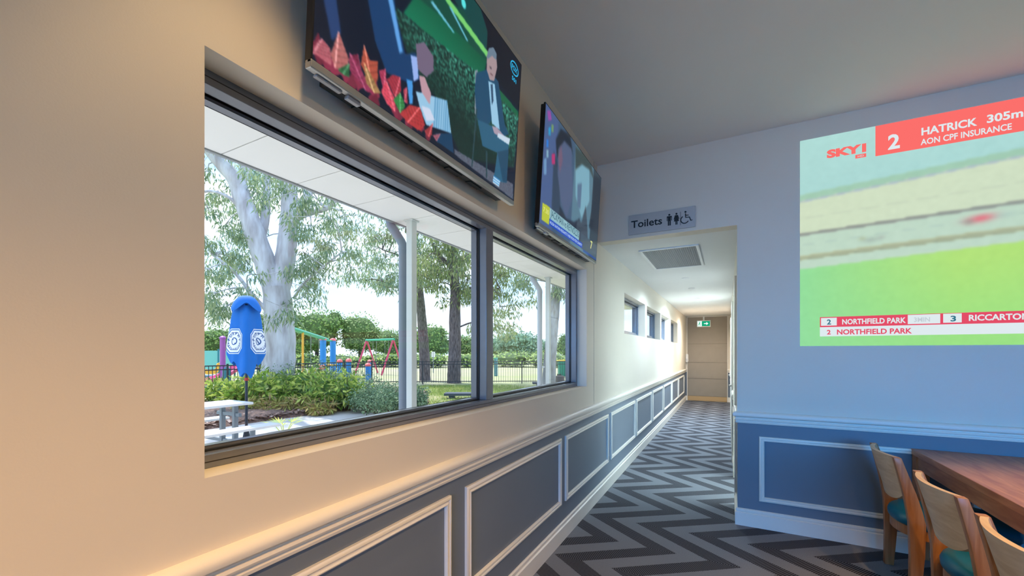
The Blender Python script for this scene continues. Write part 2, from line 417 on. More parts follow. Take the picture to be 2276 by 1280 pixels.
# ------------------------------------------------------------------ large window
t = empty('window_1', (0, 0, 0)); struct(t, 'large grey-framed picture window in two lights')
y0, y1, z0, z1 = WIN
XF, XB, XG = -.088, -.19, -.142
fw = .036
f = MB()
f.box(XB, y0, z0, XF, y1, z0 + fw).box(XB, y0, z1 - fw - .004, XF, y1, z1)
f.box(XB, y0, z0 + fw, XF, y0 + fw, z1 - fw).box(XB, y1 - fw, z0 + fw, XF, y1, z1 - fw)
f.build('frame', ALU, t, bevel=.002)
g = MB()   # groove lines on the frame faces
g.box(XF - .001, y0 + .01, z0 + .016, XF + .0006, y1 - .01, z0 + .0185).box(XF - .001, y0 + .01, z1 - .021, XF + .0006, y1 - .01, z1 - .0185)
g.build('frame_groove', RUBBER, t)
MB().box(XB + .005, 2.015, z0 + fw, XF - .002, 2.092, z1 - fw).build('mullion', ALU, t, bevel=.002)
s = MB()   # inner glazing beads
def ring(mb, a, c, xx0, xx1, wz, mat=0):
    zz0, zz1 = z0 + fw, z1 - fw
    mb.box(xx0, a, zz0, xx1, c, zz0 + wz, mat).box(xx0, a, zz1 - wz, xx1, c, zz1, mat)
    mb.box(xx0, a, zz0 + wz, xx1, a + wz, zz1 - wz, mat).box(xx0, c - wz, zz0 + wz, xx1, c, zz1 - wz, mat)
for a, c in [(y0 + fw, 2.015), (2.092, y1 - fw)]:
    r = MB(); ring(r, a, c, XG - .045, XG - .008, .012); r.build('glazing_bead', ALU, t, bevel=.0015)
    r = MB(); ring(r, a + .001, c - .001, XG - .008, XG + .006, .004); r.build('gasket', RUBBER, t)
    MB().box(XG - .003, a + .004, z0 + fw + .004, XG + .003, c - .004, z1 - fw - .004).build('pane', GLASS, t)
# outside sill
MB().box(-.30, y0 - .03, z0 - .05, -.19, y1 + .03, z0 + .012).build('outer_sill', ALU, t, bevel=.003)

# small corridor windows
for k, (a, c) in enumerate(SW):
    t = empty('window_%d' % (2 + k), (0, 0, 0)); struct(t, 'small high window of the corridor')
    zz0, zz1 = SZ; q = .035; f = MB(); xf, xb = -.10, -.19
    f.box(xb, a, zz0, xf, c, zz0 + q).box(xb, a, zz1 - q, xf, c, zz1).box(xb, a, zz0 + q, xf, a + q, zz1 - q).box(xb, c - q, zz0 + q, xf, c, zz1 - q)
    f.build('frame', ALU, t, bevel=.002)
    sash = MB(); a2, c2 = a + q, c - q; u0, u1 = zz0 + q, zz1 - q; e2 = .028
    sash.box(-.165, a2, u0, -.125, c2, u0 + e2).box(-.165, a2, u1 - e2, -.125, c2, u1).box(-.165, a2, u0 + e2, -.125, a2 + e2, u1 - e2).box(-.165, c2 - e2, u0 + e2, -.125, c2, u1 - e2)
    sash.build('sash', ALU, t, bevel=.002)
    g = MB(); g.box(-.127, c2 - .006, u0, -.123, c2 - .001, u1).box(-.127, a2, u1 - .006, -.123, c2, u1 - .001); g.build('gasket', RUBBER, t)
    MB().box(-.148, a2 + e2, u0 + e2, -.143, c2 - e2, u1 - e2).build('pane', GLASS, t)

# ------------------------------------------------------------------ corridor end door
DOORC = mat('door_laminate', C(150, 140, 126), rough=0.45, noise=0.03, nscale=6)
KICK = mat('door_kickplate', C(186, 156, 112), rough=0.4)
t = empty('door_1', (.582, CE, 0)); struct(t, 'taupe panelled door closing the corridor')
MB().box(-.527, -.02, 0, .533, 0, 2.5).build('door_core', mat('door_joint', C(96, 90, 82)), t)
for za, zb, mm, nm in [(.006, .145, KICK, 'kick_plate'), (.151, .664, DOORC, 'panel'), (.670, 1.142, DOORC, 'panel'), (1.148, 1.70, DOORC, 'panel'), (1.706, 2.495, DOORC, 'panel')]:
    MB().box(-.522, -.034, za, .528, -.02, zb).build(nm, mm, t, bevel=.002)
f = MB().box(-.545, -.03, 0, -.527, 0, 2.52).box(.533, -.03, 0, .551, 0, 2.52).box(-.545, -.03, 2.5, .551, 0, 2.525).build('door_frame', TRIM, t)

# exit sign
GREEN = emat('exit_green', C(20, 165, 120), 1.0 * K['S']); EXW = emat('exit_white', C(225, 255, 245), 1.25 * K['S'])
t = empty('exit_sign', (.50, CE - .05, 2.30)); tag(t, 'green and white illuminated exit sign with running figure above the corridor door', 'exit sign')
MB().box(-.185, -.012, -.10, .185, .016, .10).build('housing', WHITEP, t, bevel=.006)
MB().box(-.165, -.0145, -.075, -.055, -.012, .075).build('figure_panel', EXW, t)
MB().box(-.05, -.0145, -.075, .165, -.012, .075).build('arrow_panel', GREEN, t)
a = MB(); a.prism([(.005, -.012), (.07, -.012), (.07, -.045), (.125, 0), (.07, .045), (.07, .012), (.005, .012)], 'y', -.017, -.0145); a.build('arrow', EXW, t)
r = MB()
r.lathe([(.001, -.001), (.011, -.001), (.011, .001), (.001, .001)], seg=10); r.xf(Matrix.Translation((-.100, -.016, .052)) @ Matrix.Rotation(math.radians(90), 4, 'X'))
for P0, P1, rr in [((-.105, .04), (-.115, 0), .010), ((-.115, 0), (-.135, -.02), .008), ((-.135, -.02), (-.15, -.05), .007), ((-.115, 0), (-.095, -.025), .008), ((-.095, -.025), (-.10, -.06), .007), ((-.107, .032), (-.085, .012), .006), ((-.107, .034), (-.132, .018), .006)]:
    r.tube([(P0[0], -.016, P0[1]), (P1[0], -.016, P1[1])], rr, 6)
r.build('running_figure', GREEN, t)
MB().box(-.02, -.004, .10, .02, .004, .2298).build('bracket', WHITEP, t)

# sanitiser dispenser on the end wall
t = empty('soap_dispenser', (.045, CE - .055, 1.28)); tag(t, 'small white wall dispenser at the left edge of the corridor door', 'dispenser')
MB().prism([(-.02, -.13), (.02, -.13), (.035, -.09), (.035, .09), (.015, .125), (-.015, .125), (-.035, .09), (-.035, -.09)], 'y', -.055, .012).build('housing', WHITEP, t, bevel=.006)
MB().box(-.018, -.066, -.10, .018, -.055, -.02).build('push_bar', mat('pale_grey_plastic', C(196, 198, 202)), t, bevel=.003)
MB().box(-.03, .012, -.11, .03, .055, .11).build('back_plate', WHITEP, t)

# return-air grille
GRL = mat('grille_mesh', C(146, 148, 148), rough=0.5, metal=0.2)
t = empty('return_air_grille', (.588, 5.02, HK)); tag(t, 'square return-air grille with grey mesh in the corridor ceiling', 'air grille')
f = MB(); W2, H2 = .262, .512
f.box(-W2 - .03, -H2 - .03, -.012, W2 + .03, -H2, 0).box(-W2 - .03, H2, -.012, W2 + .03, H2 + .03, 0).box(-W2 - .03, -H2, -.012, -W2, H2, 0).box(W2, -H2, -.012, W2 + .03, H2, 0)
f.build('grille_frame', WHITEP, t, bevel=.003)
MB().box(-W2, -H2, -.002, W2, H2, 0).build('backing', mat('grille_dark', C(92, 95, 97)), t)
m_ = MB()
for i in range(26):
    xx = -W2 + (i + .5) * 2 * W2 / 26; m_.box(xx - .0058, -H2, -.008, xx + .0058, H2, -.002)
for j in range(50):
    yy = -H2 + (j + .5) * 2 * H2 / 50; m_.box(-W2, yy - .0055, -.0085, W2, yy + .0055, -.0025)
m_.build('mesh', GRL, t)

# ------------------------------------------------------------------ downlights (each with its own lamp)
LENS_W = emat('warm_lens', (1.0, .80, .55, 1), 6.0 * K['S']); LENS_C = emat('cool_lens', (1.0, .97, .92, 1), 2.5 * K['S'])
RINGM = MB().lathe([(.030, -.004), (.048, -.007), (.052, -.003), (.052, 0), (.030, 0)], seg=24).mesh('trim_ring', WHITEP, True)
LW = MB().lathe([(.0005, -.003), (.031, -.003), (.031, -.001), (.0005, -.001)], seg=20).mesh('lens', LENS_W)
LC = MB().lathe([(.0005, -.003), (.031, -.003), (.031, -.001), (.0005, -.001)], seg=20).mesh('lens', LENS_C)
def downlight(loc, label, group, power, col, cool=False, cone=110, blend=.8, size=.03, aim=None):
    t = empty('downlight', loc); tag(t, label, 'downlight', group)
    inst('trim_ring', RINGM, t); inst('lens', LC if cool else LW, t)
    d = bpy.data.lights.new('lamp', 'SPOT'); d.energy = power; d.color = col; d.spot_size = math.radians(cone); d.spot_blend = blend; d.shadow_soft_size = size
    l = bpy.data.objects.new('lamp', d); COL.objects.link(l); l.parent = t; l.location = (0, 0, -.05)
    if aim: l.rotation_euler = Vector(aim).to_track_quat('-Z', 'Y').to_euler()
    return t
WARM = (1.0, .56, .19)
CORR = (.64, .83, 1.0)
downlight((.42, .60, HC), 'warm recessed ceiling downlight above the left end of the window', 'warm downlights near the window wall', 70 * K['W0'], (1.0, .66, .30), cone=60, blend=.5)
for i, (xx, yy) in enumerate([(2.0, -1.3), (2.0, .2), (2.75, 2.2)]):
    downlight((xx, yy, HC), ['warm recessed downlight behind the viewer facing the bare wall', 'warm recessed downlight right above the viewer', 'warm recessed downlight above the nearest dining chair'][i], 'warm downlights near the window wall', [265, 195, 210][i] * K['W%d' % (i + 1)], WARM, cone=[118, 112, 66][i], blend=[.6, .4, .6][i], size=.06)
for i, (xx, yy, az) in enumerate([(3.0, -.6, 2.2), (4.6, .4, 0.12), (4.6, 2.2, 0.0)]):  # first lamp is added, standing in for warm bounce on the bulkhead
    downlight((xx, yy, HC), ['warm adjustable downlight behind the viewer turned to the bulkhead above the corridor', 'warm adjustable downlight across the room turned to the picture window', 'warm adjustable downlight beyond the dining table turned to the televisions'][i], 'adjustable downlights across the room', [50, 50, 100][i] * K['M%d' % i], WARM, cone=50, blend=1.0, size=.06, aim=(-1.0, az, -.42 if i else -.30))
for i, yy in enumerate([6.45, 8.97, 11.55]):
    downlight((.592, yy, HK), ['nearest of the three white downlights in the corridor ceiling', 'middle one of the three white downlights in the corridor ceiling', 'white downlight closest to the exit sign in the corridor'][i], 'corridor downlights', [105, 350, 165][i] * K['C%d' % i], CORR if i < 2 else (1.0, .89, .78), cool=True, cone=168, blend=.9)
for i, (xx, yy) in enumerate([(1.75, 4.6), (1.75, 5.3)]):  # lamps added out of view to brighten the near corridor
    downlight((xx, yy, HK), ['white downlight in the washroom lobby nearer the feature wall', 'white downlight deeper in the washroom lobby'][i], 'lobby downlights', 1000 * K['LB'], (.56, .79, 1.0), cool=True, cone=95, blend=.6, aim=(1.0, 0, -.75))
t = tag(MB().lathe([(.0005, -.018), (.04, -.018), (.05, -.012), (.052, 0), (.0005, 0)], (0, 0, 0), 20).build('smoke_detector', WHITEP, smooth=True), 'flat white smoke detector disc between the corridor downlights', 'smoke detector'); t.location = (.596, 7.5, HK)
# ------------------------------------------------------------------ toilets sign
def flat_text(name, s, Mx, material, parent, x0, y0, x1=None, h=None, bold=0.0, thick=0.0, shear=0.0):
    """lettering in the plane of matrix Mx (x right, y up, z towards the viewer)"""
    V, F = text_geo(s, x0, y0, x1, h, bold, shear)
    b = MB().add([(p[0], p[1], thick) for p in V], F)
    b.xf(Mx)
    me = bpy.data.meshes.new(name); me.from_pydata(b.v, [], b.f); me.materials.append(material); me.update()
    o = bpy.data.objects.new(name, me); COL.objects.link(o); o.parent = parent
    return o
BLK = mat('sign_black', C(16, 16, 20), rough=0.5)
SIGN = mat('brushed_sign_metal', C(190, 187, 184), rough=0.4, metal=0.25, noise=0.04, nscale=30, stretch=(1, 1, 30))
t = empty('toilets_sign', (.307, FW, 2.556)); tag(t, 'brushed metal toilets sign with black pictograms above the corridor opening', 'sign')
MB().box(0, -.014, 0, .578, -.002, .184).build('plate', SIGN, t, bevel=.002)
MX = Matrix(((1, 0, 0, 0), (0, 0, -1, -.0145), (0, 1, 0, 0), (0, 0, 0, 1)))
flat_text('lettering', 'Toilets', MX, BLK, t, .024, .062, .30, .072, bold=.018)
def picto(mb, cx, woman):
    def P(pts): mb.prism([(cx + a, c) for a, c in pts], 'y', -.0150, -.0140)
    n = 14; P([(.0088 * math.cos(2 * math.pi * i / n), .137 + .0088 * math.sin(2 * math.pi * i / n)) for i in range(n)])
    if woman:
        P([(-.013, .125), (.013, .125), (.024, .088), (.018, .087), (.011, .108), (.022, .070), (.009, .070), (.009, .040), (.001, .040), (.001, .070), (-.001, .070), (-.001, .040), (-.009, .040), (-.009, .070), (-.022, .070), (-.011, .108), (-.018, .087), (-.024, .088)])
    else:
        P([(-.020, .125), (.020, .125), (.022, .118), (.022, .083), (.016, .083), (.016, .113), (.013, .113), (.013, .040), (.0015, .040), (.0015, .080), (-.0015, .080), (-.0015, .040), (-.013, .040), (-.013, .113), (-.016, .113), (-.016, .083), (-.022, .083), (-.022, .118)])
p = MB(); picto(p, .362, False); p.build('man_pictogram', BLK, t)
p = MB(); picto(p, .422, True); p.build('woman_pictogram', BLK, t)
MB().box(.4545, -.0150, .030, .4575, -.0140, .150).build('divider_line', BLK, t)
p = MB(); cx = .505; n = 14
p.prism([(cx - .008 + .0085 * math.cos(2 * math.pi * i / n), .142 + .0085 * math.sin(2 * math.pi * i / n)) for i in range(n)], 'y', -.0150, -.0140)
p.tube([(cx - .008, -.0148, .128), (cx - .006, -.0148, .092), (cx + .024, -.0148, .092), (cx + .036, -.0148, .060), (cx + .048, -.0148, .064)], .0045, 6)
p.tube([(cx - .007, -.0148, .112), (cx + .018, -.0148, .110)], .0035, 6)
p.tube([(cx - .014 + .033 * math.cos(q) * 1.0, -.0148, .075 + .033 * math.sin(q)) for q in [math.radians(k) for k in range(120, 345, 15)]], .004, 6)
p.build('wheelchair_pictogram', BLK, t)

# ------------------------------------------------------------------ picture painting for the screens
def inpoly(U, V, pts):
    ins = np.zeros(U.shape, bool); n = len(pts)
    for i in range(n):
        xa, ya = pts[i]; xb, yb = pts[(i + 1) % n]
        c = ((ya > V) != (yb > V))
        with np.errstate(divide='ignore', invalid='ignore'):
            c &= U < (xb - xa) * (V - ya) / (yb - ya) + xa
        ins ^= c
    return ins
def blur(img, k):
    for _ in range(k):
        p = np.pad(img, ((1, 1), (1, 1), (0, 0)), 'edge')
        img = (p[:-2, 1:-1] + p[2:, 1:-1] + p[1:-1, :-2] + p[1:-1, 2:] + p[1:-1, 1:-1] * 2) / 6
    return img
def screen_mesh(name, img, Wd, Ht, parent, Mx, strength, gloss=True, base=0.01):
    """img (h,w,3) sRGB 0..255, rows from the bottom; a grid of quads coloured by attribute"""
    h, wd, _ = img.shape
    xs = np.linspace(0, Wd, wd + 1); ys = np.linspace(0, Ht, h + 1)
    gx, gy = np.meshgrid(xs, ys)
    V = np.stack([gx.ravel(), gy.ravel(), np.zeros(gx.size)], 1)
    Mn = np.array(Mx); V = V @ Mn[:3, :3].T + Mn[:3, 3]
    i = (np.arange(h)[:, None] * (wd + 1) + np.arange(wd)[None, :]).ravel()
    F = np.stack([i, i + 1, i + wd + 2, i + wd + 1], 1)
    me = bpy.data.meshes.new(name)
    me.vertices.add(len(V)); me.vertices.foreach_set('co', V.astype(np.float32).ravel())
    n = len(F); me.loops.add(n * 4); me.loops.foreach_set('vertex_index', F.astype(np.int32).ravel())
    me.polygons.add(n); me.polygons.foreach_set('loop_start', np.arange(0, n * 4, 4, dtype=np.int32))
    me.update(calc_edges=True)
    at = me.color_attributes.new('picture', 'FLOAT_COLOR', 'POINT')
    # colours at grid corners: average of neighbours
    p = np.pad(img, ((1, 1), (1, 1), (0, 0)), 'edge'); cc = (p[:-1, :-1] + p[1:, :-1] + p[:-1, 1:] + p[1:, 1:]) / 4 / 255.0
    lc = np.where(cc <= .04045, cc / 12.92, ((cc + .055) / 1.055) ** 2.4)
    A = np.concatenate([lc.reshape(-1, 3), np.ones((lc.shape[0] * lc.shape[1], 1))], 1)
    at.data.foreach_set('color', A.astype(np.float32).ravel())
    m, tt, b, out = new_mat(name + '_picture')
    b.inputs['Base Color'].default_value = (base, base, base, 1)
    b.inputs['Roughness'].default_value = 0.12 if gloss else 0.7; b.inputs['Specular IOR Level'].default_value = 0.45 if gloss else 0.2
    an = N(tt, 'ShaderNodeAttribute', attribute_name='picture'); L(tt, an.outputs['Color'], b.inputs['Emission Color']); b.inputs['Emission Strength'].default_value = strength * K['S']
    me.materials.append(m)
    o = bpy.data.objects.new(name, me); COL.objects.link(o); o.parent = parent
    return o
def pcol(name, r, g, b, s=1.0): return emat(name, C(r, g, b), s * K['S'])

P1={
'hedge':[(236,498),(349,523),(658,612),(1000,616),(988,240),(596,34),(443,253),(322,288)],
'green':[(277,509),(340,708),(440,747),(724,743),(714,667),(660,576),(566,569)],
'line':[(415,804),(441,836),(735,807),(723,767)],
'teal':[(466,869),(647,1038),(720,922),(720,804)],
'black':[(647,1026),(1000,1011),(1005,681),(807,704),(720,804),(720,922)],
'gr2':[(793,664),(997,659),(1000,616),(799,573)],
'jacket':[(659,606),(727,693),(816,706),(884,477),(924,435),(873,374),(784,423),(750,341),(677,348),(654,493)],
'shirt':[(743,636),(790,661),(848,405),(786,397)],'tie':[(760,632),(775,646),(788,549),(777,512)],
'head':[(722,779),(748,854),(788,863),(802,782),(784,675),(753,652),(727,693)],
'hair':[(722,773),(734,838),(766,877),(793,861),(793,820),(759,816),(732,764)],
'trous':[(682,339),(779,378),(929,379),(930,91),(877,66),(824,77),(839,242),(727,204)],
'hands':[(787,384),(828,403),(890,394),(875,357),(806,351)],'paper2':[(838,376),(939,414),(930,363),(832,343)],
'sock':[(819,74),(876,73),(867,25),(816,23)],'chleg':[(669,392),(680,401),(667,31),(659,28)],'chleg2':[(751,194),(765,196),(772,24),(764,23)],'chback':[(650,610),(666,632),(674,345),(662,361)],
'floor':[(551,57),(987,117),(995,7),(552,28)],
'body':[(141,453),(150,760),(211,800),(249,476),(293,330),(336,385),(360,274),(316,211),(225,173),(180,266)],
'bodyd':[(2,273),(2,900),(160,900),(148,461),(184,269),(233,171),(243,123),(120,87),(85,179),(6,138)],
'sleeveL':[(15,290),(10,600),(45,640),(50,335),(73,182),(48,121)],
'collar':[(180,640),(200,660),(283,329),(270,307)],
'hand':[(334,424),(370,474),(417,449),(421,376),(388,311),(349,315)],'cuff':[(315,350),(344,368),(353,272),(334,236)],
'hand2':[(355,288),(380,306),(415,251),(410,189),(370,220)],'paper':[(344,199),(497,290),(528,130),(399,73),(364,141)],
'leg':[(446,66),(531,132),(549,28),(454,27)],'shirt3':[(303,219),(329,234),(334,125),(321,113)],
'l1':[(3,52),(22,104),(45,89),(51,26),(14,25),(1,22)],'l2':[(46,65),(66,182),(100,101),(90,43),(60,26)],'l3':[(66,28),(102,88),(102,29),(84,25)],
'l4':[(101,132),(133,108),(185,32),(157,24),(98,65)],'l5':[(136,120),(144,213),(164,167),(192,191),(195,111),(177,61)],'l6':[(146,139),(175,105),(208,62),(185,41),(155,59)],
'l7':[(197,154),(221,187),(227,127),(217,80)],'l8':[(208,71),(225,139),(266,75),(264,24),(231,35)],'l9':[(226,145),(250,188),(278,205),(284,141),(261,90)],
'l10':[(255,75),(280,133),(304,88),(284,36)],'l11':[(282,34),(321,110),(366,137),(394,69),(372,19),(316,17)],'l12':[(391,34),(430,107),(429,42),(412,18)],
'l13':[(292,158),(307,187),(312,106),(299,104)],'l14':[(431,44),(473,87),(454,27)],'l15':[(103,125),(126,154),(148,61),(129,61)]}
def paint1():
    w_, h_ = 420, 240
    U, V = np.meshgrid((np.arange(w_) + .5) / w_ * 1000, (np.arange(h_) + .5) / h_ * 1000)
    I = np.zeros((h_, w_, 3)); I[:] = (9, 20, 40)
    def fill(k, c, jitter=0):
        mk = inpoly(U, V, P1[k]) if isinstance(k, str) else inpoly(U, V, k)
        I[mk] = c
        if jitter: I[mk] += nr.normal(0, jitter, (mk.sum(), 1)) * np.array([.6, 1, .9])
        return mk
    fill('teal', (8, 66, 66)); fill('black', (12, 16, 30)); fill('green', (10, 110, 78))
    mk = inpoly(U, V, P1['green']); I[mk] += ((V - 560) / 180 * 40)[mk][:, None] * np.array([-.2, -.6, -.5])
    fill([(300, 640), (350, 780), (560, 860), (720, 790), (724, 743), (440, 690)], (8, 72, 58)); fill('line', (120, 205, 110)); fill('gr2', (12, 96, 62))
    I[((U - 560) / 14) ** 2 + ((V - 905) / 26) ** 2 < 1] = (90, 225, 225)
    fill([(390, 700), (400, 720), (520, 690), (510, 680)], (110, 190, 215)); fill([(480, 790), (495, 800), (600, 730), (590, 722)], (110, 190, 215))
    mk = fill('hedge', (12, 38, 34))
    sp = nr.random(I.shape[:2]); sp2 = np.clip((blur(sp[..., None], 1)[..., 0] - .5) * 9, 0, 1)
    fall = np.clip((V - 150 - (1000 - U) * .1) / 380, .08, 1)
    I[mk] += (sp2 * fall)[mk][:, None] * np.array([70, 150, 125])
    fill('bodyd', (7, 18, 38)); fill('sleeveL', (34, 62, 110)); fill('body', (14, 58, 105)); fill('collar', (96, 160, 225))
    I[:] = blur(I, 2)
    fill('floor', (86, 92, 108), 14); fill('leg', (16, 58, 92)); fill('shirt3', (70, 150, 220)); fill('cuff', (150, 176, 235)); fill('hand', (112, 98, 122))
    fill('paper', (150, 196, 226))
    mk = inpoly(U, V, P1['paper']); st = (np.sin(U * .55) > 0) & mk & (U > 430); I[st] = (96, 156, 196)
    fill('hand2', (188, 148, 160)); fill([(372, 150), (412, 170), (440, 130), (400, 95)], (205, 215, 236))
    fill('chback', (130, 140, 150)); fill('jacket', (26, 72, 104)); fill('shirt', (150, 196, 224)); fill('tie', (50, 80, 110)); fill('trous', (40, 92, 122))
    fill([(840, 250), (930, 330), (930, 91), (895, 80)], (28, 70, 98)); fill('head', (164, 142, 146)); fill('hair', (104, 124, 142))
    fill([(745, 735), (760, 742), (762, 728), (748, 722)], (96, 82, 92)); fill([(752, 700), (775, 706), (775, 696), (753, 690)], (120, 90, 96))
    fill('hands', (166, 150, 168)); fill('paper2', (196, 214, 230)); fill('sock', (60, 140, 205))
    for k in (30, 46, 62): I[(abs(V - k) < 5) & inpoly(U, V, P1['sock'])] = (215, 235, 245)
    fill('chleg', (36, 66, 74)); fill('chleg2', (36, 66, 74))
    cols = dict(l1=(176, 92, 104), l2=(206, 120, 118), l3=(52, 120, 74), l4=(150, 52, 88), l5=(214, 98, 76), l6=(196, 150, 96), l7=(168, 52, 84), l8=(206, 72, 92), l9=(178, 54, 72), l10=(54, 136, 72), l11=(206, 62, 66), l12=(176, 58, 66), l13=(170, 60, 80), l14=(164, 92, 110), l15=(132, 40, 72))
    for i in range(26):   # undergrowth of small leaves below the big ones
        cx_ = nr.uniform(0, 430); hh = nr.uniform(30, 70) * (1.2 - .0012 * cx_); ww = nr.uniform(8, 20); bs = max(0, 15 + nr.uniform(-10, 30))
        fill([(cx_ - ww, bs), (cx_, bs + hh), (cx_ + ww, bs), (cx_, bs - 30)], tuple(nr.uniform(.7, 1) * np.array((150, 50, 78))))
    for k in ['l15', 'l4', 'l13', 'l1', 'l2', 'l5', 'l6', 'l7', 'l9', 'l8', 'l3', 'l10', 'l11', 'l12', 'l14']:
        mk = fill(k, cols[k], 10); pts = np.array(P1[k]); c0 = pts.mean(0)
        # midrib
        top = pts[pts[:, 1].argmax()]; bot = pts[pts[:, 1].argmin()]; dd = top - bot; nn = np.hypot(*dd)
        I[mk] *= (.82 + .3 * nr.random())
        dist = abs((U - bot[0]) * dd[1] - (V - bot[1]) * dd[0]) / nn; I[mk & (dist < 2.2)] = np.minimum(255, np.array(cols[k]) + 60)
        for q in range(5):
            c_ = bot + dd * (q + 1) / 6; sd = np.array((-dd[1], dd[0])) / nn
            for sg in (-1, 1):
                e_ = sd * sg + dd / nn * .8; e_ /= np.hypot(*e_); dl = abs((U - c_[0]) * e_[1] - (V - c_[1]) * e_[0]); al = (U - c_[0]) * e_[0] + (V - c_[1]) * e_[1]
                I[mk & (dl < 1.3) & (al > 0)] *= .7
    return np.clip(blur(I, 1), 0, 255)

P2={'f1':[(190,761),(267,892),(385,905),(454,481),(368,215),(272,329),(202,531)],
'h1':[(147,811),(210,956),(352,1007),(426,844),(399,889),(268,880),(202,735),(180,660)],
'f2':[(472,757),(583,885),(729,927),(769,600),(632,343),(499,507)],
'h2':[(448,977),(570,999),(764,1008),(840,880),(729,927),(571,877),(472,757)],
'dk':[(833,935),(998,977),(1009,333),(789,315),(840,639)],'sh':[(224,303),(368,209),(503,240),(595,325),(657,127),(177,87)],
'y':[(27,183),(123,189),(123,36),(27,33)],'c':[(123,189),(607,189),(607,96),(123,96)],'b':[(123,94),(680,94),(680,36),(123,36)],
'logo':[(822,171),(910,206),(906,112),(817,87)],
'bk1':[(18,955),(58,990),(81,931),(41,886)],'bk2':[(46,834),(73,862),(79,793),(51,772)],'bk3':[(81,891),(110,909),(112,848),(87,828)],'bk4':[(30,722),(54,740),(60,677),(35,659)],'bk5':[(106,654),(149,685),(158,597),(114,568)],'bk6':[(12,543),(43,575),(55,437),(23,417)],'bk7':[(37,638),(62,656),(67,592),(43,575)]}
def paint2():
    w_, h_ = 300, 170
    U, V = np.meshgrid((np.arange(w_) + .5) / w_ * 1000, (np.arange(h_) + .5) / h_ * 1000)
    I = np.zeros((h_, w_, 3)); I[:] = (62, 88, 116)
    def fill(k, c): I[inpoly(U, V, P2[k] if isinstance(k, str) else k)] = c
    I[U > 450] = (86, 122, 140); I[U < 170] = (70, 92, 138); I[(U > 820)] = (46, 62, 72)
    fill('sh', (26, 38, 54)); fill([(150, 60), (130, 700), (210, 620), (260, 300), (240, 80)], (44, 62, 84)); fill('h1', (20, 30, 46)); fill('f1', (78, 92, 124)); fill([(190, 700), (230, 830), (262, 700), (230, 560)], (112, 88, 112)); fill('h2', (56, 72, 72)); fill('f2', (120, 168, 186)); fill([(520, 640), (600, 700), (600, 420), (540, 430)], (86, 112, 140)); fill('dk', (28, 40, 52))
    fill([(560, 300), (640, 300), (700, 520), (760, 300), (800, 60), (520, 60)], (60, 72, 84))
    I[:] = blur(I, 8)
    for k, c in dict(bk1=(150, 70, 160), bk2=(30, 150, 200), bk3=(110, 150, 100), bk4=(40, 120, 210), bk5=(180, 50, 110), bk6=(110, 150, 190), bk7=(130, 170, 190)).items(): fill(k, c)
    I[:] = blur(I, 2)
    fill([(640, 30), (1000, 30), (1000, 190), (640, 190)], (66, 84, 98)); I[:] = blur(I, 1)
    fill('y', (186, 196, 44)); fill('c', (146, 188, 198)); fill('b', (24, 74, 190)); fill([(700, 12), (1000, 12), (1000, 34), (700, 34)], (20, 70, 150))
    return np.clip(I, 0, 255)

def television(label, Y0, Y1, xb, zb, xt, zt, painter, pscale, deco):
    t = empty('television', (0, Y0, zb)); tag(t, label, 'television', 'wall-mounted televisions')
    Wd = Y1 - Y0; dx, dz = xt - xb, zt - zb; Ht = math.hypot(dx, dz); ax = math.atan2(dx, dz)
    # local frame: x along +Y, y up the screen, z out of the screen
    Mx = Matrix(((0, math.sin(ax), math.cos(ax), xb), (1, 0, 0, 0), (0, math.cos(ax), -math.sin(ax), 0), (0, 0, 0, 1)))
    def part(name, mb, m, par=t, bevel=0.0): mb.xf(Mx); return mb.build(name, m, par, bevel=bevel)
    part('case', MB().box(.004, .004, -.034, Wd - .004, Ht - .004, -.004), BLACKP, bevel=.004)
    part('rear_bulge', MB().prism([(.10, .02), (Wd - .10, .02), (Wd - .16, .36), (.16, .36)], 'z', -.075, -.034), BLACKP)
    part('bezel', MB().box(0, 0, -.012, .006, Ht, .0).box(Wd - .006, 0, -.012, Wd, Ht, .0).box(.006, Ht - .006, -.012, Wd - .006, Ht, .0), BLACKP)
    lip = part('lower_bezel', MB().box(0, -.016, -.024, Wd, .008, .002), SILVER, bevel=.003)
    part('stand_boss', MB().box(.03, -.022, -.03, .12, -.014, -.012).box(.14, -.026, -.03, .19, -.014, -.01), mat('clear_plastic', C(170, 172, 176), rough=.2), bevel=.003)
    for k in range(5): part('vent_slot', MB().box(.2 + k * (Wd - .4) / 5, -.014, -.068, .2 + k * (Wd - .4) / 5 + .10, -.009, -.040), RUBBER)
    part('speaker_strip', MB().box(.08, -.010, -.07, Wd - .08, .012, -.034), BLACKP, bevel=.003)
    for k in (.3, .65): part('wall_bracket', MB().box(Wd * k, Ht * .35, -.105, Wd * k + .05, Ht * .75, -.07), BLACKP)
    MB().box(0.0005, Wd * .25, .26, .02, Wd * .75, .5).build('wall_plate', BLACKP, t)
    scr = screen_mesh('screen', painter(), Wd - .012, Ht - .014, t, Mx @ Matrix.Translation((.006, .008, .0005)), pscale)
    deco(scr, Mx @ Matrix.Translation((.006, .008, .0016)), Wd - .012, Ht - .014)
    return t
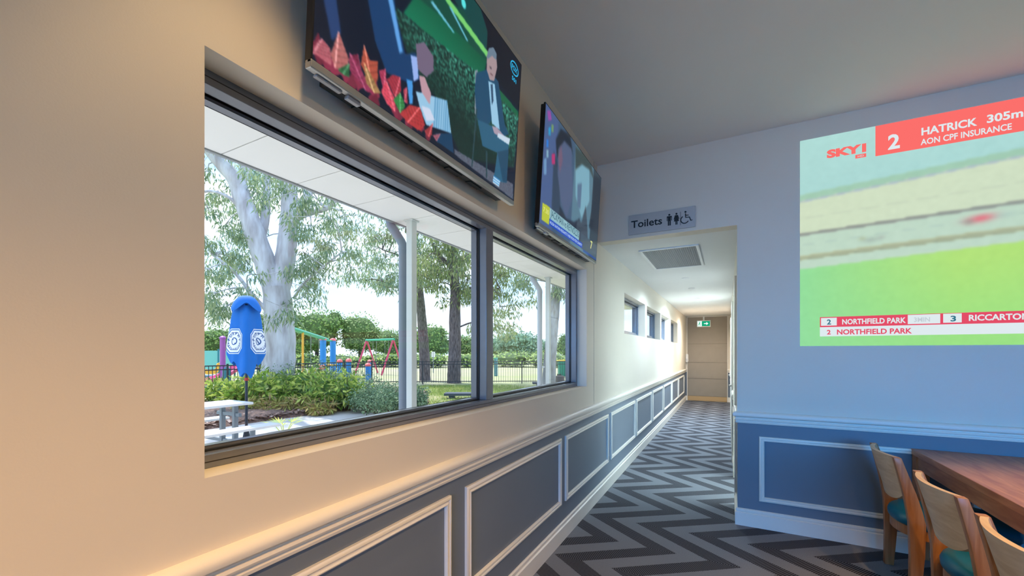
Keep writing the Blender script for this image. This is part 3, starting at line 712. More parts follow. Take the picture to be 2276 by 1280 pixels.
def deco1(par, Mx, W_, H_):
    CY = pcol('logo_cyan', 60, 190, 240, .8)
    n = 28; cx_, cy_ = .941 * W_, .915 * H_; b = MB(); vs = []
    for q in range(n):
        a = 2 * math.pi * q / n; vs.append((cx_ + .046 * math.cos(a), cy_ + .034 * math.sin(a), 0)); vs.append((cx_ + .039 * math.cos(a), cy_ + .027 * math.sin(a), 0))
    b.add(vs, [(2 * q, 2 * ((q + 1) % n), 2 * ((q + 1) % n) + 1, 2 * q + 1) for q in range(n)]); b.xf(Mx); b.build('channel_logo_ring', CY, par)
    flat_text('channel_lettering', 'FOX', Mx, CY, par, cx_ - .031, cy_ - .013, cx_ + .031, .026, bold=.03)
    flat_text('channel_number', '501', Mx, CY, par, cx_ - .022, cy_ - .066, cx_ + .026, .022, bold=.03)
def deco2(par, Mx, W_, H_):
    DB = pcol('caption_dark', 34, 74, 96); WH = pcol('caption_white', 190, 215, 240); YL = pcol('caption_yellow', 226, 230, 150)
    flat_text('caption_lettering', 'JACKMAN vs REYNOLDS', Mx, DB, par, .135 * W_, .118 * H_, .595 * W_, .048 * H_ / .75 * 1.05)
    flat_text('caption_lettering', 'HUGH & RYAN REIGNITE THEIR FEUD FOR CHARITY', Mx, WH, par, .132 * W_, .052 * H_, .67 * W_, .028 * H_, bold=.01)
    flat_text('channel_number', '7.30', Mx, YL, par, .04 * W_, .115 * H_, .11 * W_, .030)
    flat_text('channel_number', '7', Mx, YL, par, .845 * W_, .10 * H_, .885 * W_, .070, bold=.02)
television('large wall television over the window showing a seated man in a suit beside red leaves', .755, 1.992, .10, 2.27, .148, 3.01, paint1, 1.0, deco1)
television('wall television nearest the toilets sign showing two faces above a yellow and blue caption', 2.325, 3.575, .10, 2.25, .147, 2.99, paint2, 0.95, deco2)

# ------------------------------------------------------------------ projected picture on the feature wall
def paint3():
    w_, h_ = 360, 200; X0, X1, Z0, Z1 = 1.645, 4.545, 1.50, 3.13
    X, Z = np.meshgrid(X0 + (np.arange(w_) + .5) / w_ * (X1 - X0), Z0 + (np.arange(h_) + .5) / h_ * (Z1 - Z0))
    I = np.zeros((h_, w_, 3)); I[:] = (168, 214, 204)
    T = lambda z0, k: z0 + (X - 1.647) * k
    I[Z < T(2.664, .08)] = (208, 222, 184)
    sky = Z > T(2.664, .08); I[sky] += ((Z - 2.7) * 10)[sky][:, None]
    band = (Z < T(2.70, .08)) & (Z > T(2.652, .08)); I[band] = (158, 200, 166)
    I[(abs(Z - T(2.645, .08)) < .006)] = (172, 184, 190); I[(abs(Z - T(2.51, .05)) < .003)] = (194, 206, 172)
    lo = Z < T(2.384, .048); I[lo] = (190, 214, 186)
    I[abs(Z - T(2.384, .048)) < .011] = (138, 140, 122)
    I[abs(Z - T(2.30, .055)) < .002] = (172, 196, 176)
    I[abs(Z - T(2.20, .056)) < .018] = (178, 184, 136); I[abs(Z - T(2.197, .056)) < .004] = (150, 158, 118); I[abs(Z - T(2.183, .056)) < .003] = (142, 150, 108)
    g = Z < T(2.109, .06); I[g] = (160, 224, 104)
    edge = np.clip((X - 1.645) / .9, 0, 1); up = np.clip((Z - 1.5) / .6, 0, 1)
    I[g] = (np.array((140, 218, 132)) * (1 - edge)[..., None] + (np.array((150, 222, 92)) * (1 - up)[..., None] + np.array((176, 224, 84)) * up[..., None]) * edge[..., None])[g]
    d = np.exp(-(((X - 2.66) / .075) ** 2 + ((Z - 2.362 - (X - 2.66) * .1) / .028) ** 2) * 1.2)[..., None]; I[:] = I * (1 - d) + np.array((226, 104, 104)) * d
    for (cx_, cz_, rx, rz, c) in [(2.60, 2.345, .025, .02, (150, 140, 120)), (2.08, 2.29, .05, .018, (156, 170, 150)), (2.03, 2.305, .02, .012, (170, 176, 120)), (2.14, 2.30, .02, .012, (160, 166, 150)), (2.78, 2.37, .05, .02, (170, 196, 176))]:
        d = np.exp(-(((X - cx_) / rx) ** 2 + ((Z - cz_) / rz) ** 2))[..., None] * .7; I[:] = I * (1 - d) + np.array(c) * d
    I += blur(nr.normal(0, 5, (h_, w_, 1)), 3)
    return np.clip(blur(I, 2), 0, 255)
t = empty('projected_picture', (0, FW, 0)); tag(t, 'bright projected racing broadcast with red captions on the blue-lit wall', 'projection')
MX0 = Matrix(((1, 0, 0, 0), (0, 0, -1, -.0018), (0, 1, 0, 0), (0, 0, 0, 1)))
scr = screen_mesh('picture', paint3(), 2.90, 1.63, t, MX0 @ Matrix.Translation((1.645, 1.50, 0)), 0.94, gloss=False, base=.16)
RED = pcol('caption_red', 252, 112, 108, 1.0); RED2 = pcol('ticker_red', 228, 78, 104, 1.0); WHT = pcol('caption_paper', 232, 244, 248, .92); TEAL = pcol('caption_teal', 52, 122, 144, .9); PALE = pcol('caption_pale', 206, 216, 224, .9)
def rect(name, x0, z0, x1, z1, m, lay): return MB().add([(x0, -.0018 - lay * .0006, z0), (x1, -.0018 - lay * .0006, z0), (x1, -.0018 - lay * .0006, z1), (x0, -.0018 - lay * .0006, z1)], [(0, 1, 2, 3)]).build(name, m, scr)
def ptxt(s, m, x0, z0, x1, h, bold=.02, lay=2): return flat_text('lettering', s, MX0, m, scr, x0, z0, x1, h, bold, thick=lay * .0006)
rect('caption_banner', 2.107, 2.906, 4.545, 3.13, RED, 1)
ptxt('2', WHT, 2.178, 2.936, 2.244, .115, .03); ptxt('HATRICK', WHT, 2.36, 2.997, 2.642, .058, .03); ptxt('305m', WHT, 2.688, 3.000, 2.856, .058, .03); ptxt('AON CPF INSURANCE', WHT, 2.356, 2.929, 2.804, .045, .02)
ptxt('SKY1', RED, 1.816, 2.953, 2.054, .068, .06, 1)
rect('logo_tab', 1.990, 2.914, 2.054, 2.942, RED, 1); ptxt('HD', PALE, 2.004, 2.920, 2.040, .016)
rect('ticker_strip', 1.773, 1.646, 4.40, 1.724, RED2, 1); rect('ticker_strip', 1.773, 1.574, 4.40, 1.646, WHT, 1)
rect('ticker_box', 1.780, 1.657, 1.878, 1.717, WHT, 2); rect('ticker_box', 2.287, 1.654, 2.458, 1.720, WHT, 2); rect('ticker_box', 2.473, 1.657, 2.566, 1.720, WHT, 2)
ptxt('2', TEAL, 1.817, 1.665, 1.843, .042, .03, 3); ptxt('NORTHFIELD PARK', WHT, 1.911, 1.663, 2.277, .043, .03); ptxt('3MIN', PALE, 2.32, 1.668, 2.405, .034, .02, 3); ptxt('3', TEAL, 2.510, 1.665, 2.538, .042, .03, 3)
ptxt('RICCARTON', WHT, 2.601, 1.666, 2.885, .044, .03); ptxt('2', RED2, 1.817, 1.588, 1.841, .038, .03); ptxt('NORTHFIELD PARK', RED2, 1.879, 1.586, 2.31, .042, .03)

# ------------------------------------------------------------------ table and chairs
TWOOD = wood('table_wood', C(158, 100, 66), C(206, 148, 106), 1, .34, 9.0)
OAK = wood('oak_edge', C(150, 96, 56), C(186, 130, 82), 2, .42, 16.0)
OAKP = wood('oak_veneer', C(198, 164, 126), C(222, 194, 158), 1, .45, 12.0)
VINYL = mat('teal_vinyl', C(0, 92, 118), rough=0.34, spec=0.5, noise=0.04, nscale=5, bump=.03, bscale=120)
t = empty('dining_table', (2.304, FW - .006, 0)); tag(t, 'long brown wooden dining table butted against the wall below the projection', 'table')
TL, TW, TZ = 2.44, .86, .76
MB().box(0, -TL, TZ - .042, TW, 0, TZ).build('tabletop', TWOOD, t, bevel=.003)
ap = MB(); ap.box(.012, -TL + .06, TZ - .132, .034, -.06, TZ - .044).box(TW - .034, -TL + .06, TZ - .132, TW - .012, -.06, TZ - .044).box(.06, -TL + .012, TZ - .132, TW - .06, -TL + .034, TZ - .044).box(.06, -.034, TZ - .132, TW - .06, -.012, TZ - .044)
ap.build('apron', TWOOD, t, bevel=.002)
lg = MB().box(0, 0, 0, .072, .072, TZ - .043).mesh('leg', OAK, bevel=.003)
for a, c in [(.004, -.076), (TW - .076, -.076), (.004, -TL + .004), (TW - .076, -TL + .004)]: inst('leg', lg, t, (a, c, 0))

def chair_meshes():
    ms = {}
    def cpost(z): return float(np.interp(z, [0, .25, .45, .6, .82], [-.232, -.222, -.222, -.252, -.312]))
    def hpost(z): return float(np.interp(z, [0, .25, .45, .6, .82], [.024, .032, .038, .030, .018]))
    zs = [0, .12, .25, .36, .44, .50, .56, .62, .70, .78, .82]
    poly = [(cpost(z) - hpost(z), z) for z in zs] + [(cpost(z) + hpost(z), z) for z in reversed(zs)]
    ms['rear_leg_p'] = MB().prism(poly, 'y', .202, .240).mesh('rear_leg', OAK, 35, .003)
    ms['rear_leg_n'] = MB().prism(poly, 'y', -.240, -.202).mesh('rear_leg', OAK, 35, .003)
    # curved back panel
    b = MB(); ny, nz = 20, 10; vs = []
    for side in (0, 1):
        for j in range(nz + 1):
            for i in range(ny + 1):
                y = -.2025 + .405 * i / ny; u = y / .2025
                zb = .535 + .075 * abs(u) ** 3.2; z = zb + (.8195 - zb) * j / nz
                bow = -.046 * (1 - u * u)
                vs.append((cpost(z) + bow + (-.012 if side == 0 else .012), y, z))
    q = (ny + 1) * (nz + 1); fs = []
    for j in range(nz):
        for i in range(ny):
            a = j * (ny + 1) + i; fs.append((a, a + 1, a + ny + 2, a + ny + 1)); fs.append((q + a, q + a + ny + 1, q + a + ny + 2, q + a + 1))
    for i in range(ny):
        a = i; fs.append((a, q + a, q + a + 1, a + 1)); a = nz * (ny + 1) + i; fs.append((a, a + 1, q + a + 1, q + a))
    for j in range(nz):
        a = j * (ny + 1); fs.append((a, a + ny + 1, q + a + ny + 1, q + a)); a = j * (ny + 1) + ny; fs.append((a, q + a, q + a + ny + 1, a + ny + 1))
    ms['backrest'] = b.add(vs, fs).mesh('backrest', OAKP, 40)
    # seat: outline with bowed rear edge, rounded layers
    def outline(ins):
        pts = []
        hw, fx, rx = .215 - ins, .245 - ins, -.195 + ins
        for k in range(13):  # front edge, gently bowed with round corners
            y = -hw + 2 * hw * k / 12; u = abs(y / hw); pts.append((fx - .05 * u ** 4 + .012 * (1 - u * u), y))
        for k in range(13):  # rear edge bowed backwards
            y = hw - 2 * hw * k / 12; u = abs(y / hw); pts.append((rx - .085 * (1 - u ** 2.2) + .02 * u ** 6, y))
        return pts
    def layers(levels):
        b = MB(); vs = []; n = 26
        for z, ins in levels: vs += [(px, py, z) for px, py in outline(ins)]
        fs = [tuple(range(n - 1, -1, -1)), tuple((len(levels) - 1) * n + k for k in range(n))]
        for i in range(len(levels) - 1):
            for k in range(n): fs.append((i * n + k, i * n + (k + 1) % n, (i + 1) * n + (k + 1) % n, (i + 1) * n + k))
        return b.add(vs, fs)
    ms['seat'] = layers([(.394, .004), (.404, -.003), (.430, -.005), (.452, .003), (.465, .017), (.473, .05), (.477, .11)]).mesh('seat', VINYL, 60)
    ms['seat_frame'] = layers([(.332, .012), (.336, .006), (.390, .006), (.393, .010)]).mesh('seat_frame', OAK, 40)
    ms['front_leg'] = MB().add(*taper(.021, .017, 0, .335)).mesh('front_leg', OAK, 0, .003)
    return ms
def taper(a, c, z0, z1):
    vs = [(-c, -c, z0), (c, -c, z0), (c, c, z0), (-c, c, z0), (-a, -a, z1), (a, -a, z1), (a, a, z1), (-a, a, z1)]
    return vs, [(0, 3, 2, 1), (4, 5, 6, 7), (0, 1, 5, 4), (1, 2, 6, 5), (2, 3, 7, 6), (3, 0, 4, 7)]
CM = chair_meshes()
for i, (xx, yy, rz) in enumerate([(2.345, 3.474, 0), (2.345, 2.716, .01), (2.318, 2.030, -.02)]):
    t = empty('dining_chair', (xx, yy, 0), rz)
    tag(t, ['oak dining chair with teal seat standing closest to the slate wall', 'middle one of the three oak dining chairs along the table', 'oak dining chair nearest the viewer, cut by the lower right picture edge'][i], 'chair', 'oak chairs along the dining table')
    for nm, k in [('rear_leg', 'rear_leg_p'), ('rear_leg', 'rear_leg_n'), ('backrest', 'backrest'), ('seat', 'seat'), ('seat_frame', 'seat_frame')]: inst(nm, CM[k], t)
    for sgn in (-1, 1): inst('front_leg', CM['front_leg'], t, (.195, sgn * .19, 0))
# ------------------------------------------------------------------ outside: helpers
_c, _s = math.cos(YAW), math.sin(YAW)
GZ = -.05
def P(u, v, d):
    """a point at depth d (metres along the viewing direction) from picture coordinates, used to survey the garden"""
    a = (u - 1138.0) / 911.0
    return Vector((CAM[0] + d * (a * _c - _s), d * (a * _s + _c), CAM[2] + d * (783.0 - v) / 911.0))
def G(u, d, z=GZ):
    p = P(u, 783, d); return Vector((p.x, p.y, z))

def leaf_quads(centers, n_each, spread, length, width, droop=0.6, flat=1.0):
    """n_each leaves around every centre: thin bent-free quads pointing outwards / hanging"""
    cs = np.repeat(np.asarray(centers, float), n_each, 0); n = len(cs)
    d = nr.normal(0, 1, (n, 3)); d /= np.linalg.norm(d, axis=1)[:, None]
    r = nr.random(n) ** .5; sp = np.asarray(spread, float)
    if sp.ndim == 0: sp = np.full(len(centers), float(sp))
    off = d * (r * np.repeat(sp, n_each))[:, None]; off[:, 2] *= flat
    p = cs + off
    ax = d * (1 - droop) + nr.normal(0, .35, (n, 3)); ax[:, 2] -= droop * 1.2
    ax /= np.linalg.norm(ax, axis=1)[:, None]
    sd = np.cross(ax, nr.normal(0, 1, (n, 3))); sd /= np.linalg.norm(sd, axis=1)[:, None]
    ln = (length * nr.uniform(.6, 1.3, n))[:, None]; wd = (width * nr.uniform(.6, 1.3, n))[:, None]
    a = p; m = p + ax * ln * .45
    return np.stack([a, m + sd * wd * .5, p + ax * ln, m - sd * wd * .5], 1)

# ------------------------------------------------------------------ ground
CONC = mat('patio_concrete', C(192, 189, 185), rough=0.85, noise=0.09, nscale=1.3, bump=.06, bscale=60)
DIRT = mat('dry_ground', C(178, 168, 146), rough=0.95, col2=C(162, 172, 108), nscale=.16)
GRASSB = mat('lawn_soil', C(122, 140, 74), rough=0.95, col2=C(168, 158, 112), nscale=1.4)
MULCH = mat('bark_mulch', C(92, 70, 60), rough=0.95, col2=C(140, 116, 104), nscale=26, bump=.5, bscale=40)
struct(MB().box(-140, -120, -.6, 60, 160, GZ - .012).build('ground', DIRT), 'pale dry playground earth and grass beyond the patio')
patio = [(-7.80, -8), (-7.80, 5.1), (-7.75, 5.9), (-7.61, 7.0), (-7.77, 8.1), (-7.2, 8.35), (-6.72, 8.30), (-6.0, 8.35), (-.2, 8.35), (-.2, -8)]
struct(MB().prism(patio, 'z', -.2, GZ).build('patio', CONC), 'pale concrete patio outside the window')
bed = [(-7.80, 4.3), (-7.80, 5.1), (-7.75, 5.9), (-7.61, 7.0), (-7.77, 8.1), (-7.2, 8.35), (-6.72, 8.30), (-6.0, 8.40), (-6.4, 9.2), (-9.0, 12.2), (-12.0, 13.2), (-13.3, 12.0), (-13.3, 6.2), (-11.5, 4.6), (-9, 4.0)]
bcx = sum(p[0] for p in bed) / len(bed); bcy = sum(p[1] for p in bed) / len(bed)
b = MB(); n = len(bed); vs = []
rings = [(1.0, GZ - .006), (.97, GZ + .03), (.8, GZ + .10), (.45, GZ + .16), (.02, GZ + .17)]
for k, z in rings: vs += [(bcx + (p[0] - bcx) * k, bcy + (p[1] - bcy) * k, z) for p in bed]
fs = [(i * n + j, i * n + (j + 1) % n, (i + 1) * n + (j + 1) % n, (i + 1) * n + j) for i in range(len(rings) - 1) for j in range(n)] + [tuple((len(rings) - 1) * n + j for j in range(n))]
struct(b.add(vs, fs).build('garden_bed', MULCH, smooth=True), 'raised bed of bark mulch')
lawn = [(-6.0, 8.36), (-.2, 8.36), (-.2, 17.0), (-6.6, 17.2), (-10.8, 14.6), (-12.2, 13.2), (-9.0, 12.2), (-6.4, 9.2)]
struct(MB().prism(lawn, 'z', -.2, GZ - .004).build('lawn', GRASSB), 'patchy lawn right of the garden bed')
def in_poly_pts(poly, nmax):
    xs = [p[0] for p in poly]; ys = [p[1] for p in poly]
    X = nr.uniform(min(xs), max(xs), nmax); Y = nr.uniform(min(ys), max(ys), nmax)
    k = inpoly(X, Y, poly); return X[k], Y[k]
X, Y = in_poly_pts(lawn, 70000); k = (X < -3.2); X, Y = X[k], Y[k]; n = len(X)
dens = np.sin(X * 1.7) * np.cos(Y * 1.3) + np.sin(X * .6 + Y * .9); k = dens + nr.normal(0, .7, n) > -.25; X, Y = X[k], Y[k]; n = len(X)
hgt = nr.uniform(.03, .08, n); an = nr.uniform(0, 6.28, n); w2 = .009
tipx = X + nr.normal(0, .03, n); tipy = Y + nr.normal(0, .03, n); z0 = np.full(n, GZ - .006)
Q = np.stack([np.stack([X - w2 * np.cos(an), Y - w2 * np.sin(an), z0], 1), np.stack([X + w2 * np.cos(an), Y + w2 * np.sin(an), z0], 1), np.stack([tipx + .003, tipy, z0 + hgt], 1), np.stack([tipx - .003, tipy, z0 + hgt], 1)], 1)
GRASS = leafmat('grass_blades', [C(96, 128, 52), C(132, 156, 72), C(176, 174, 110)], .3)
tag(quads('grass', Q, GRASS), 'short patchy green grass on the lawn', 'grass', kind='stuff')
X, Y = in_poly_pts(bed, 16000); k = X > -10.5; X, Y = X[k], Y[k]; n = len(X); an = nr.uniform(0, 6.28, n); ln = nr.uniform(.03, .10, n); wd = nr.uniform(.012, .03, n); tl = nr.normal(0, .25, n)
zz = GZ + .02 + .13 * np.clip(1 - np.hypot((X - bcx) / 4.5, (Y - bcy) / 4.5), 0, 1) + nr.uniform(0, .03, n)
dx_, dy_ = np.cos(an), np.sin(an)
Q = np.stack([np.stack([X - dx_ * ln - dy_ * wd, Y - dy_ * ln + dx_ * wd, zz - tl * ln], 1), np.stack([X + dx_ * ln - dy_ * wd, Y + dy_ * ln + dx_ * wd, zz + tl * ln], 1), np.stack([X + dx_ * ln + dy_ * wd, Y + dy_ * ln - dx_ * wd, zz + tl * ln], 1), np.stack([X - dx_ * ln + dy_ * wd, Y - dy_ * ln - dx_ * wd, zz - tl * ln], 1)], 1)
tag(quads('bark_chips', Q, leafmat('bark_chip', [C(74, 56, 48), C(122, 98, 86), C(168, 148, 136)], .0, .9)), 'loose brown bark chips on the garden bed', 'mulch', kind='stuff')

# ------------------------------------------------------------------ verandah
SOF = mat('soffit_sheet', C(240, 240, 238), rough=0.7, noise=.01, nscale=2)
STEELW = mat('pale_steel', C(206, 214, 214), rough=0.5)
PIPE = mat('grey_pipe_paint', C(122, 134, 150), rough=0.42)
t = empty('verandah_roof', (0, 0, 2.91)); tag(t, 'white sheeted verandah roof with jointed soffit panels outside the window', 'roof')
XE = -2.165
ys = [1.674 - .6 * k for k in range(9, 0, -1)] + [1.674 + .6 * k for k in range(0, 22)]
pm = MB().box(XE + .004, .004, 0, -.2, .596, .012).mesh('soffit_panel', SOF)
for y in ys[:-1]: inst('soffit_panel', pm, t, (0, y, 0))
MB().box(XE + .01, ys[0], .012, -.2, ys[-1], .03).build('joint_backing', RUBBER, t)
MB().box(XE - .03, ys[0] - .03, -.012, XE, ys[-1] + .03, .25).build('fascia', mat('fascia_paint', C(150, 156, 160), rough=.5), t, bevel=.003)
gp = [(XE - .03, .25), (XE - .15, .25), (XE - .15, .17), (XE - .11, .13), (XE - .03, .13)]
MB().prism(gp, 'y', ys[0], ys[-1]).build('gutter', STEELW, t)
MB().prism([(XE - .02, .25), (-.2, .72), (8.2, .95), (8.2, .60), (-.2, .40), (-.2, .03), (XE - .02, .2)], 'y', ys[0], ys[-1]).build('roof_sheet', mat('roof_steel', C(170, 174, 178), rough=.5), t)
def post_and_pipe(Yp, which):
    t = empty('verandah_post', (-1.965, Yp, GZ)); tag(t, 'pale square steel post holding the verandah roof, %s' % which, 'post', 'verandah posts')
    MB().box(-.041, -.041, 0, .041, .041, 2.96).build('shaft', STEELW, t, bevel=.006)
    MB().box(-.09, -.09, 0, .09, .09, .012).build('base_plate', STEELW, t); MB().box(-.06, -.06, 2.945, .06, .06, 2.958).build('cap_plate', STEELW, t)
    return t
post_and_pipe(3.50, 'nearest the window'); post_and_pipe(7.40, 'further along behind the right window light')
def downpipe(Yp, which, m):
    t = empty('downpipe', (-2.10, Yp, GZ)); tag(t, 'round downpipe with a swan-neck bend, %s' % which, 'downpipe', 'verandah downpipes')
    MB().tube([(0, 0, 0), (0, 0, 2.66)], .049, 20).build('pipe', m, t, smooth=True)
    pth = [(0, 0, 2.66), (0, 0, 2.70), (-.02, -.012, 2.75), (-.085, -.04, 2.86), (-.125, -.06, 2.93), (-.14, -.066, 3.0), (-.14, -.066, 3.08)]
    MB().tube(pth, .049, 20).build('swan_neck', m, t, smooth=True)
    MB().tube([(0, 0, 2.645), (0, 0, 2.70)], .053, 20).build('collar', m, t, smooth=True)
    MB().tube([(0, 0, 0), (0, 0, .05)], .056, 20).build('foot', m, t, smooth=True)
    MB().box(-.004, .0, 1.2, .10, .012, 1.23).build('strap', STEELW, t)
downpipe(3.513, 'blue-grey and close to the window', PIPE); downpipe(7.30, 'pale and further along the verandah', mat('pale_pipe_paint', C(176, 184, 192), rough=.45))
# verandah ceiling lamp at the left window edge
t = empty('verandah_light', (-1.30, 1.10, 2.91)); tag(t, 'round white lamp in the verandah soffit at the left window edge', 'ceiling light')
MB().lathe([(.001, -.012), (.06, -.012), (.075, -.006), (.075, 0), (.001, 0)], seg=24).build('rim', WHITEP, t, smooth=True)
MB().lathe([(.001, -.014), (.056, -.014), (.056, -.012), (.001, -.012)], seg=24).build('lens', LENS_C, t)

# ------------------------------------------------------------------ picnic table
WALU = mat('white_aluminium', C(226, 228, 230), rough=0.4, metal=.2); GALU = mat('galvanised_leg', C(128, 140, 150), rough=0.45, metal=.4, noise=.06, nscale=14)
t = empty('picnic_table', (-5.53, 3.66, GZ)); tag(t, 'white aluminium picnic table with two benches on the patio', 'picnic table')
for k in range(3): MB().box(-.32 + k * .2165, -2.0, .715, -.32 + k * .2165 + .208, 0, .75).build('table_plank', WALU, t, bevel=.005)
for sx_ in (-1, 1):
    MB().box(sx_ * .68 - .135, -2.0 + .0, .41, sx_ * .68 + .135, .12, .445).build('bench_plank', WALU, t, bevel=.005)
    for yy in (-.22, -1.7):
        MB().box(sx_ * .68 - .02, yy - .03, 0, sx_ * .68 + .02, yy + .03, .409).build('bench_leg', GALU, t, bevel=.003)
for yy in (-.18, -1.7):
    for sx_ in (-1, 1): MB().box(sx_ * .17 - .03, yy - .03, 0, sx_ * .17 + .03, yy + .03, .714).build('table_leg', GALU, t, bevel=.003)
    MB().box(-.68, yy - .02, .14, .68, yy + .02, .19).build('cross_beam', GALU, t, bevel=.003)
    MB().box(-.30, yy - .02, .55, .30, yy + .02, .60).build('cross_beam', GALU, t, bevel=.003)

# ------------------------------------------------------------------ closed umbrella
BLUE = mat('blue_canvas', C(6, 106, 194), rough=0.75, noise=.05, nscale=9, bump=.08, bscale=90)
t = empty('patio_umbrella', (-5.93, 3.96, GZ)); tag(t, 'folded blue patio umbrella with white round badge lettering beside the picnic table', 'umbrella')
TH0 = math.atan2(CAM[1] - 3.96, CAM[0] + 5.93)   # a pleat faces the house
zb = -GZ
def canopy(th, tt):
    """tt 0 top .. 1 bottom -> local point"""
    a = th - TH0
    base = np.interp(tt, [0, .1, .25, .55, .8, 1], [.12, .18, .20, .225, .25, .25])
    pl = .5 + .5 * math.cos(4 * a)
    r = base * (.78 + .26 * pl + .07 * math.cos(8 * a + 1.0) * tt)
    low = 1.06 + .30 * math.sin(a) ** 2 + .06 * math.cos(8 * a + .6)
    z = 2.22 + (low - 2.22) * tt
    return Vector((r * math.cos(th), r * math.sin(th), z + zb))
nth, ntt = 96, 30; b = MB(); vs = []
for j in range(ntt + 1):
    for i in range(nth): vs.append(canopy(2 * math.pi * i / nth, j / ntt))
fs = [(j * nth + i, j * nth + (i + 1) % nth, (j + 1) * nth + (i + 1) % nth, (j + 1) * nth + i) for j in range(ntt) for i in range(nth)]
can = b.add(vs, fs).build('canopy', BLUE, t, smooth=70)
b = MB(); vs = []   # vent hood on top
for j in range(11):
    q = j / 10
    for i in range(nth):
        th = 2 * math.pi * i / nth; a = th - TH0 - math.pi / 4; cn = .5 + .5 * math.cos(4 * a)
        r = .25 * q ** .55 * (.74 + .30 * cn); z = 2.39 - .27 * q ** 1.5 * (.50 + .50 * cn); vs.append((r * math.cos(th), r * math.sin(th), z + zb))
fs = [(j * nth + i, j * nth + (i + 1) % nth, (j + 1) * nth + (i + 1) % nth, (j + 1) * nth + i) for j in range(10) for i in range(nth)]
b.add(vs, fs).build('vent_hood', BLUE, t, smooth=70)
DPOLE = mat('dark_pole', C(34, 44, 62), rough=.4)
MB().tube([(0, 0, 0.05), (0, 0, 2.3)], .021, 14).build('pole', DPOLE, t, smooth=True)
MB().lathe([(.001, 0), (.27, 0), (.27, .03), (.06, .06), (.035, .2), (.001, .2)], seg=24).build('base', DPOLE, t, smooth=True)
MB().lathe([(.001, 0), (.03, 0), (.03, .05), (.001, .05)], (0, 0, .98 + zb), 14).build('runner', mat('red_runner', C(190, 60, 40)), t, smooth=True)
BW = mat('badge_white', C(236, 240, 246), rough=.7); BB = mat('badge_blue', C(10, 70, 140), rough=.7)
def badge(thc, zc_):
    def mp_(x, y, off):
        tt = 0.5
        th = thc + x / .235
        lo, hi = 0.0, 1.0
        for _ in range(22):
            tt = (lo + hi) / 2
            if canopy(th, tt).z > zc_ + y: lo = tt
            else: hi = tt
        p = canopy(th, tt); rr = math.hypot(p.x, p.y); k = (rr + off) / rr
        return (p.x * k, p.y * k, p.z)
    W_, H_ = .165, .205
    def octa(s): return [(W_ * s, H_ * .55 * s), (W_ * .55 * s, H_ * s), (-W_ * .55 * s, H_ * s), (-W_ * s, H_ * .55 * s), (-W_ * s, -H_ * .55 * s), (-W_ * .55 * s, -H_ * s), (W_ * .55 * s, -H_ * s), (W_ * s, -H_ * .55 * s)]
    def per(pts, n=6):
        out = []
        for i in range(len(pts)):
            a, c = pts[i], pts[(i + 1) % len(pts)]
            out += [(a[0] + (c[0] - a[0]) * k / n, a[1] + (c[1] - a[1]) * k / n) for k in range(n)]
        return out
    def band(s0, s1, off, steps=2, b=None):
        b = b or MB(); R = [per(octa(s0 + (s1 - s0) * k / steps)) for k in range(steps + 1)]; n = len(R[0]); vs = []
        for r_ in R: vs += [mp_(x, y, off) for x, y in r_]
        return b.add(vs, [(k * n + i, k * n + (i + 1) % n, (k + 1) * n + (i + 1) % n, (k + 1) * n + i) for k in range(steps) for i in range(n)])
    o = band(1.0, .94, .004); band(.86, .02, .004, 10, o); o = o.build('badge', BW, can)
    band(.70, .66, .0065).build('badge_ring', BB, o)
    def arc_text(s, rad, up, h):
        n = len(s); b = MB()
        for i, ch in enumerate(s):
            if ch == ' ': continue
            V, F = text_geo(ch, 0, 0, None, h, .03); wd = V[:, 0].max()
            a = (i - (n - 1) / 2) * h * 1.05 / rad * (-1 if up else 1)
            pts = []
            for x, y in V:
                x -= wd / 2
                if up: q = math.pi / 2 + a - x / rad * 0; R_ = rad + y
                else: q = -math.pi / 2 + a; R_ = rad + h - y
                cxx, cyy = math.cos(q), math.sin(q)
                if up: px, py = R_ * cxx + x * math.sin(q), R_ * cyy - x * math.cos(q)
                else: px, py = R_ * cxx - x * math.sin(q) * 1, R_ * cyy + x * math.cos(q)
                pts.append(mp_(px, py * 1.15, .0065))
            b.add(pts, F)
        me = bpy.data.meshes.new('badge_lettering'); me.from_pydata(b.v, [], b.f); me.materials.append(BB); oo = bpy.data.objects.new('badge_lettering', me); COL.objects.link(oo); oo.parent = o
    arc_text('FURPHY', .088, True, .046); arc_text('REFRESHING', .098, False, .026)
    # churn emblem in the middle
    b = MB(); n = 18; vs = [mp_(.058 * math.cos(2 * math.pi * i / n), .062 * math.sin(2 * math.pi * i / n), .0065) for i in range(n)] + [mp_(.044 * math.cos(2 * math.pi * i / n), .048 * math.sin(2 * math.pi * i / n), .0065) for i in range(n)]
    b.add(vs, [(i, (i + 1) % n, n + (i + 1) % n, n + i) for i in range(n)])
    b.add([mp_(x, y, .0065) for x, y in [(-.035, .03), (-.02, .04), (.035, -.03), (.02, -.04)]], [(0, 1, 2, 3)])
    b.build('badge_emblem', BB, o)
badge(TH0 + .98, 1.63 + zb); badge(TH0 - .98, 1.63 + zb)

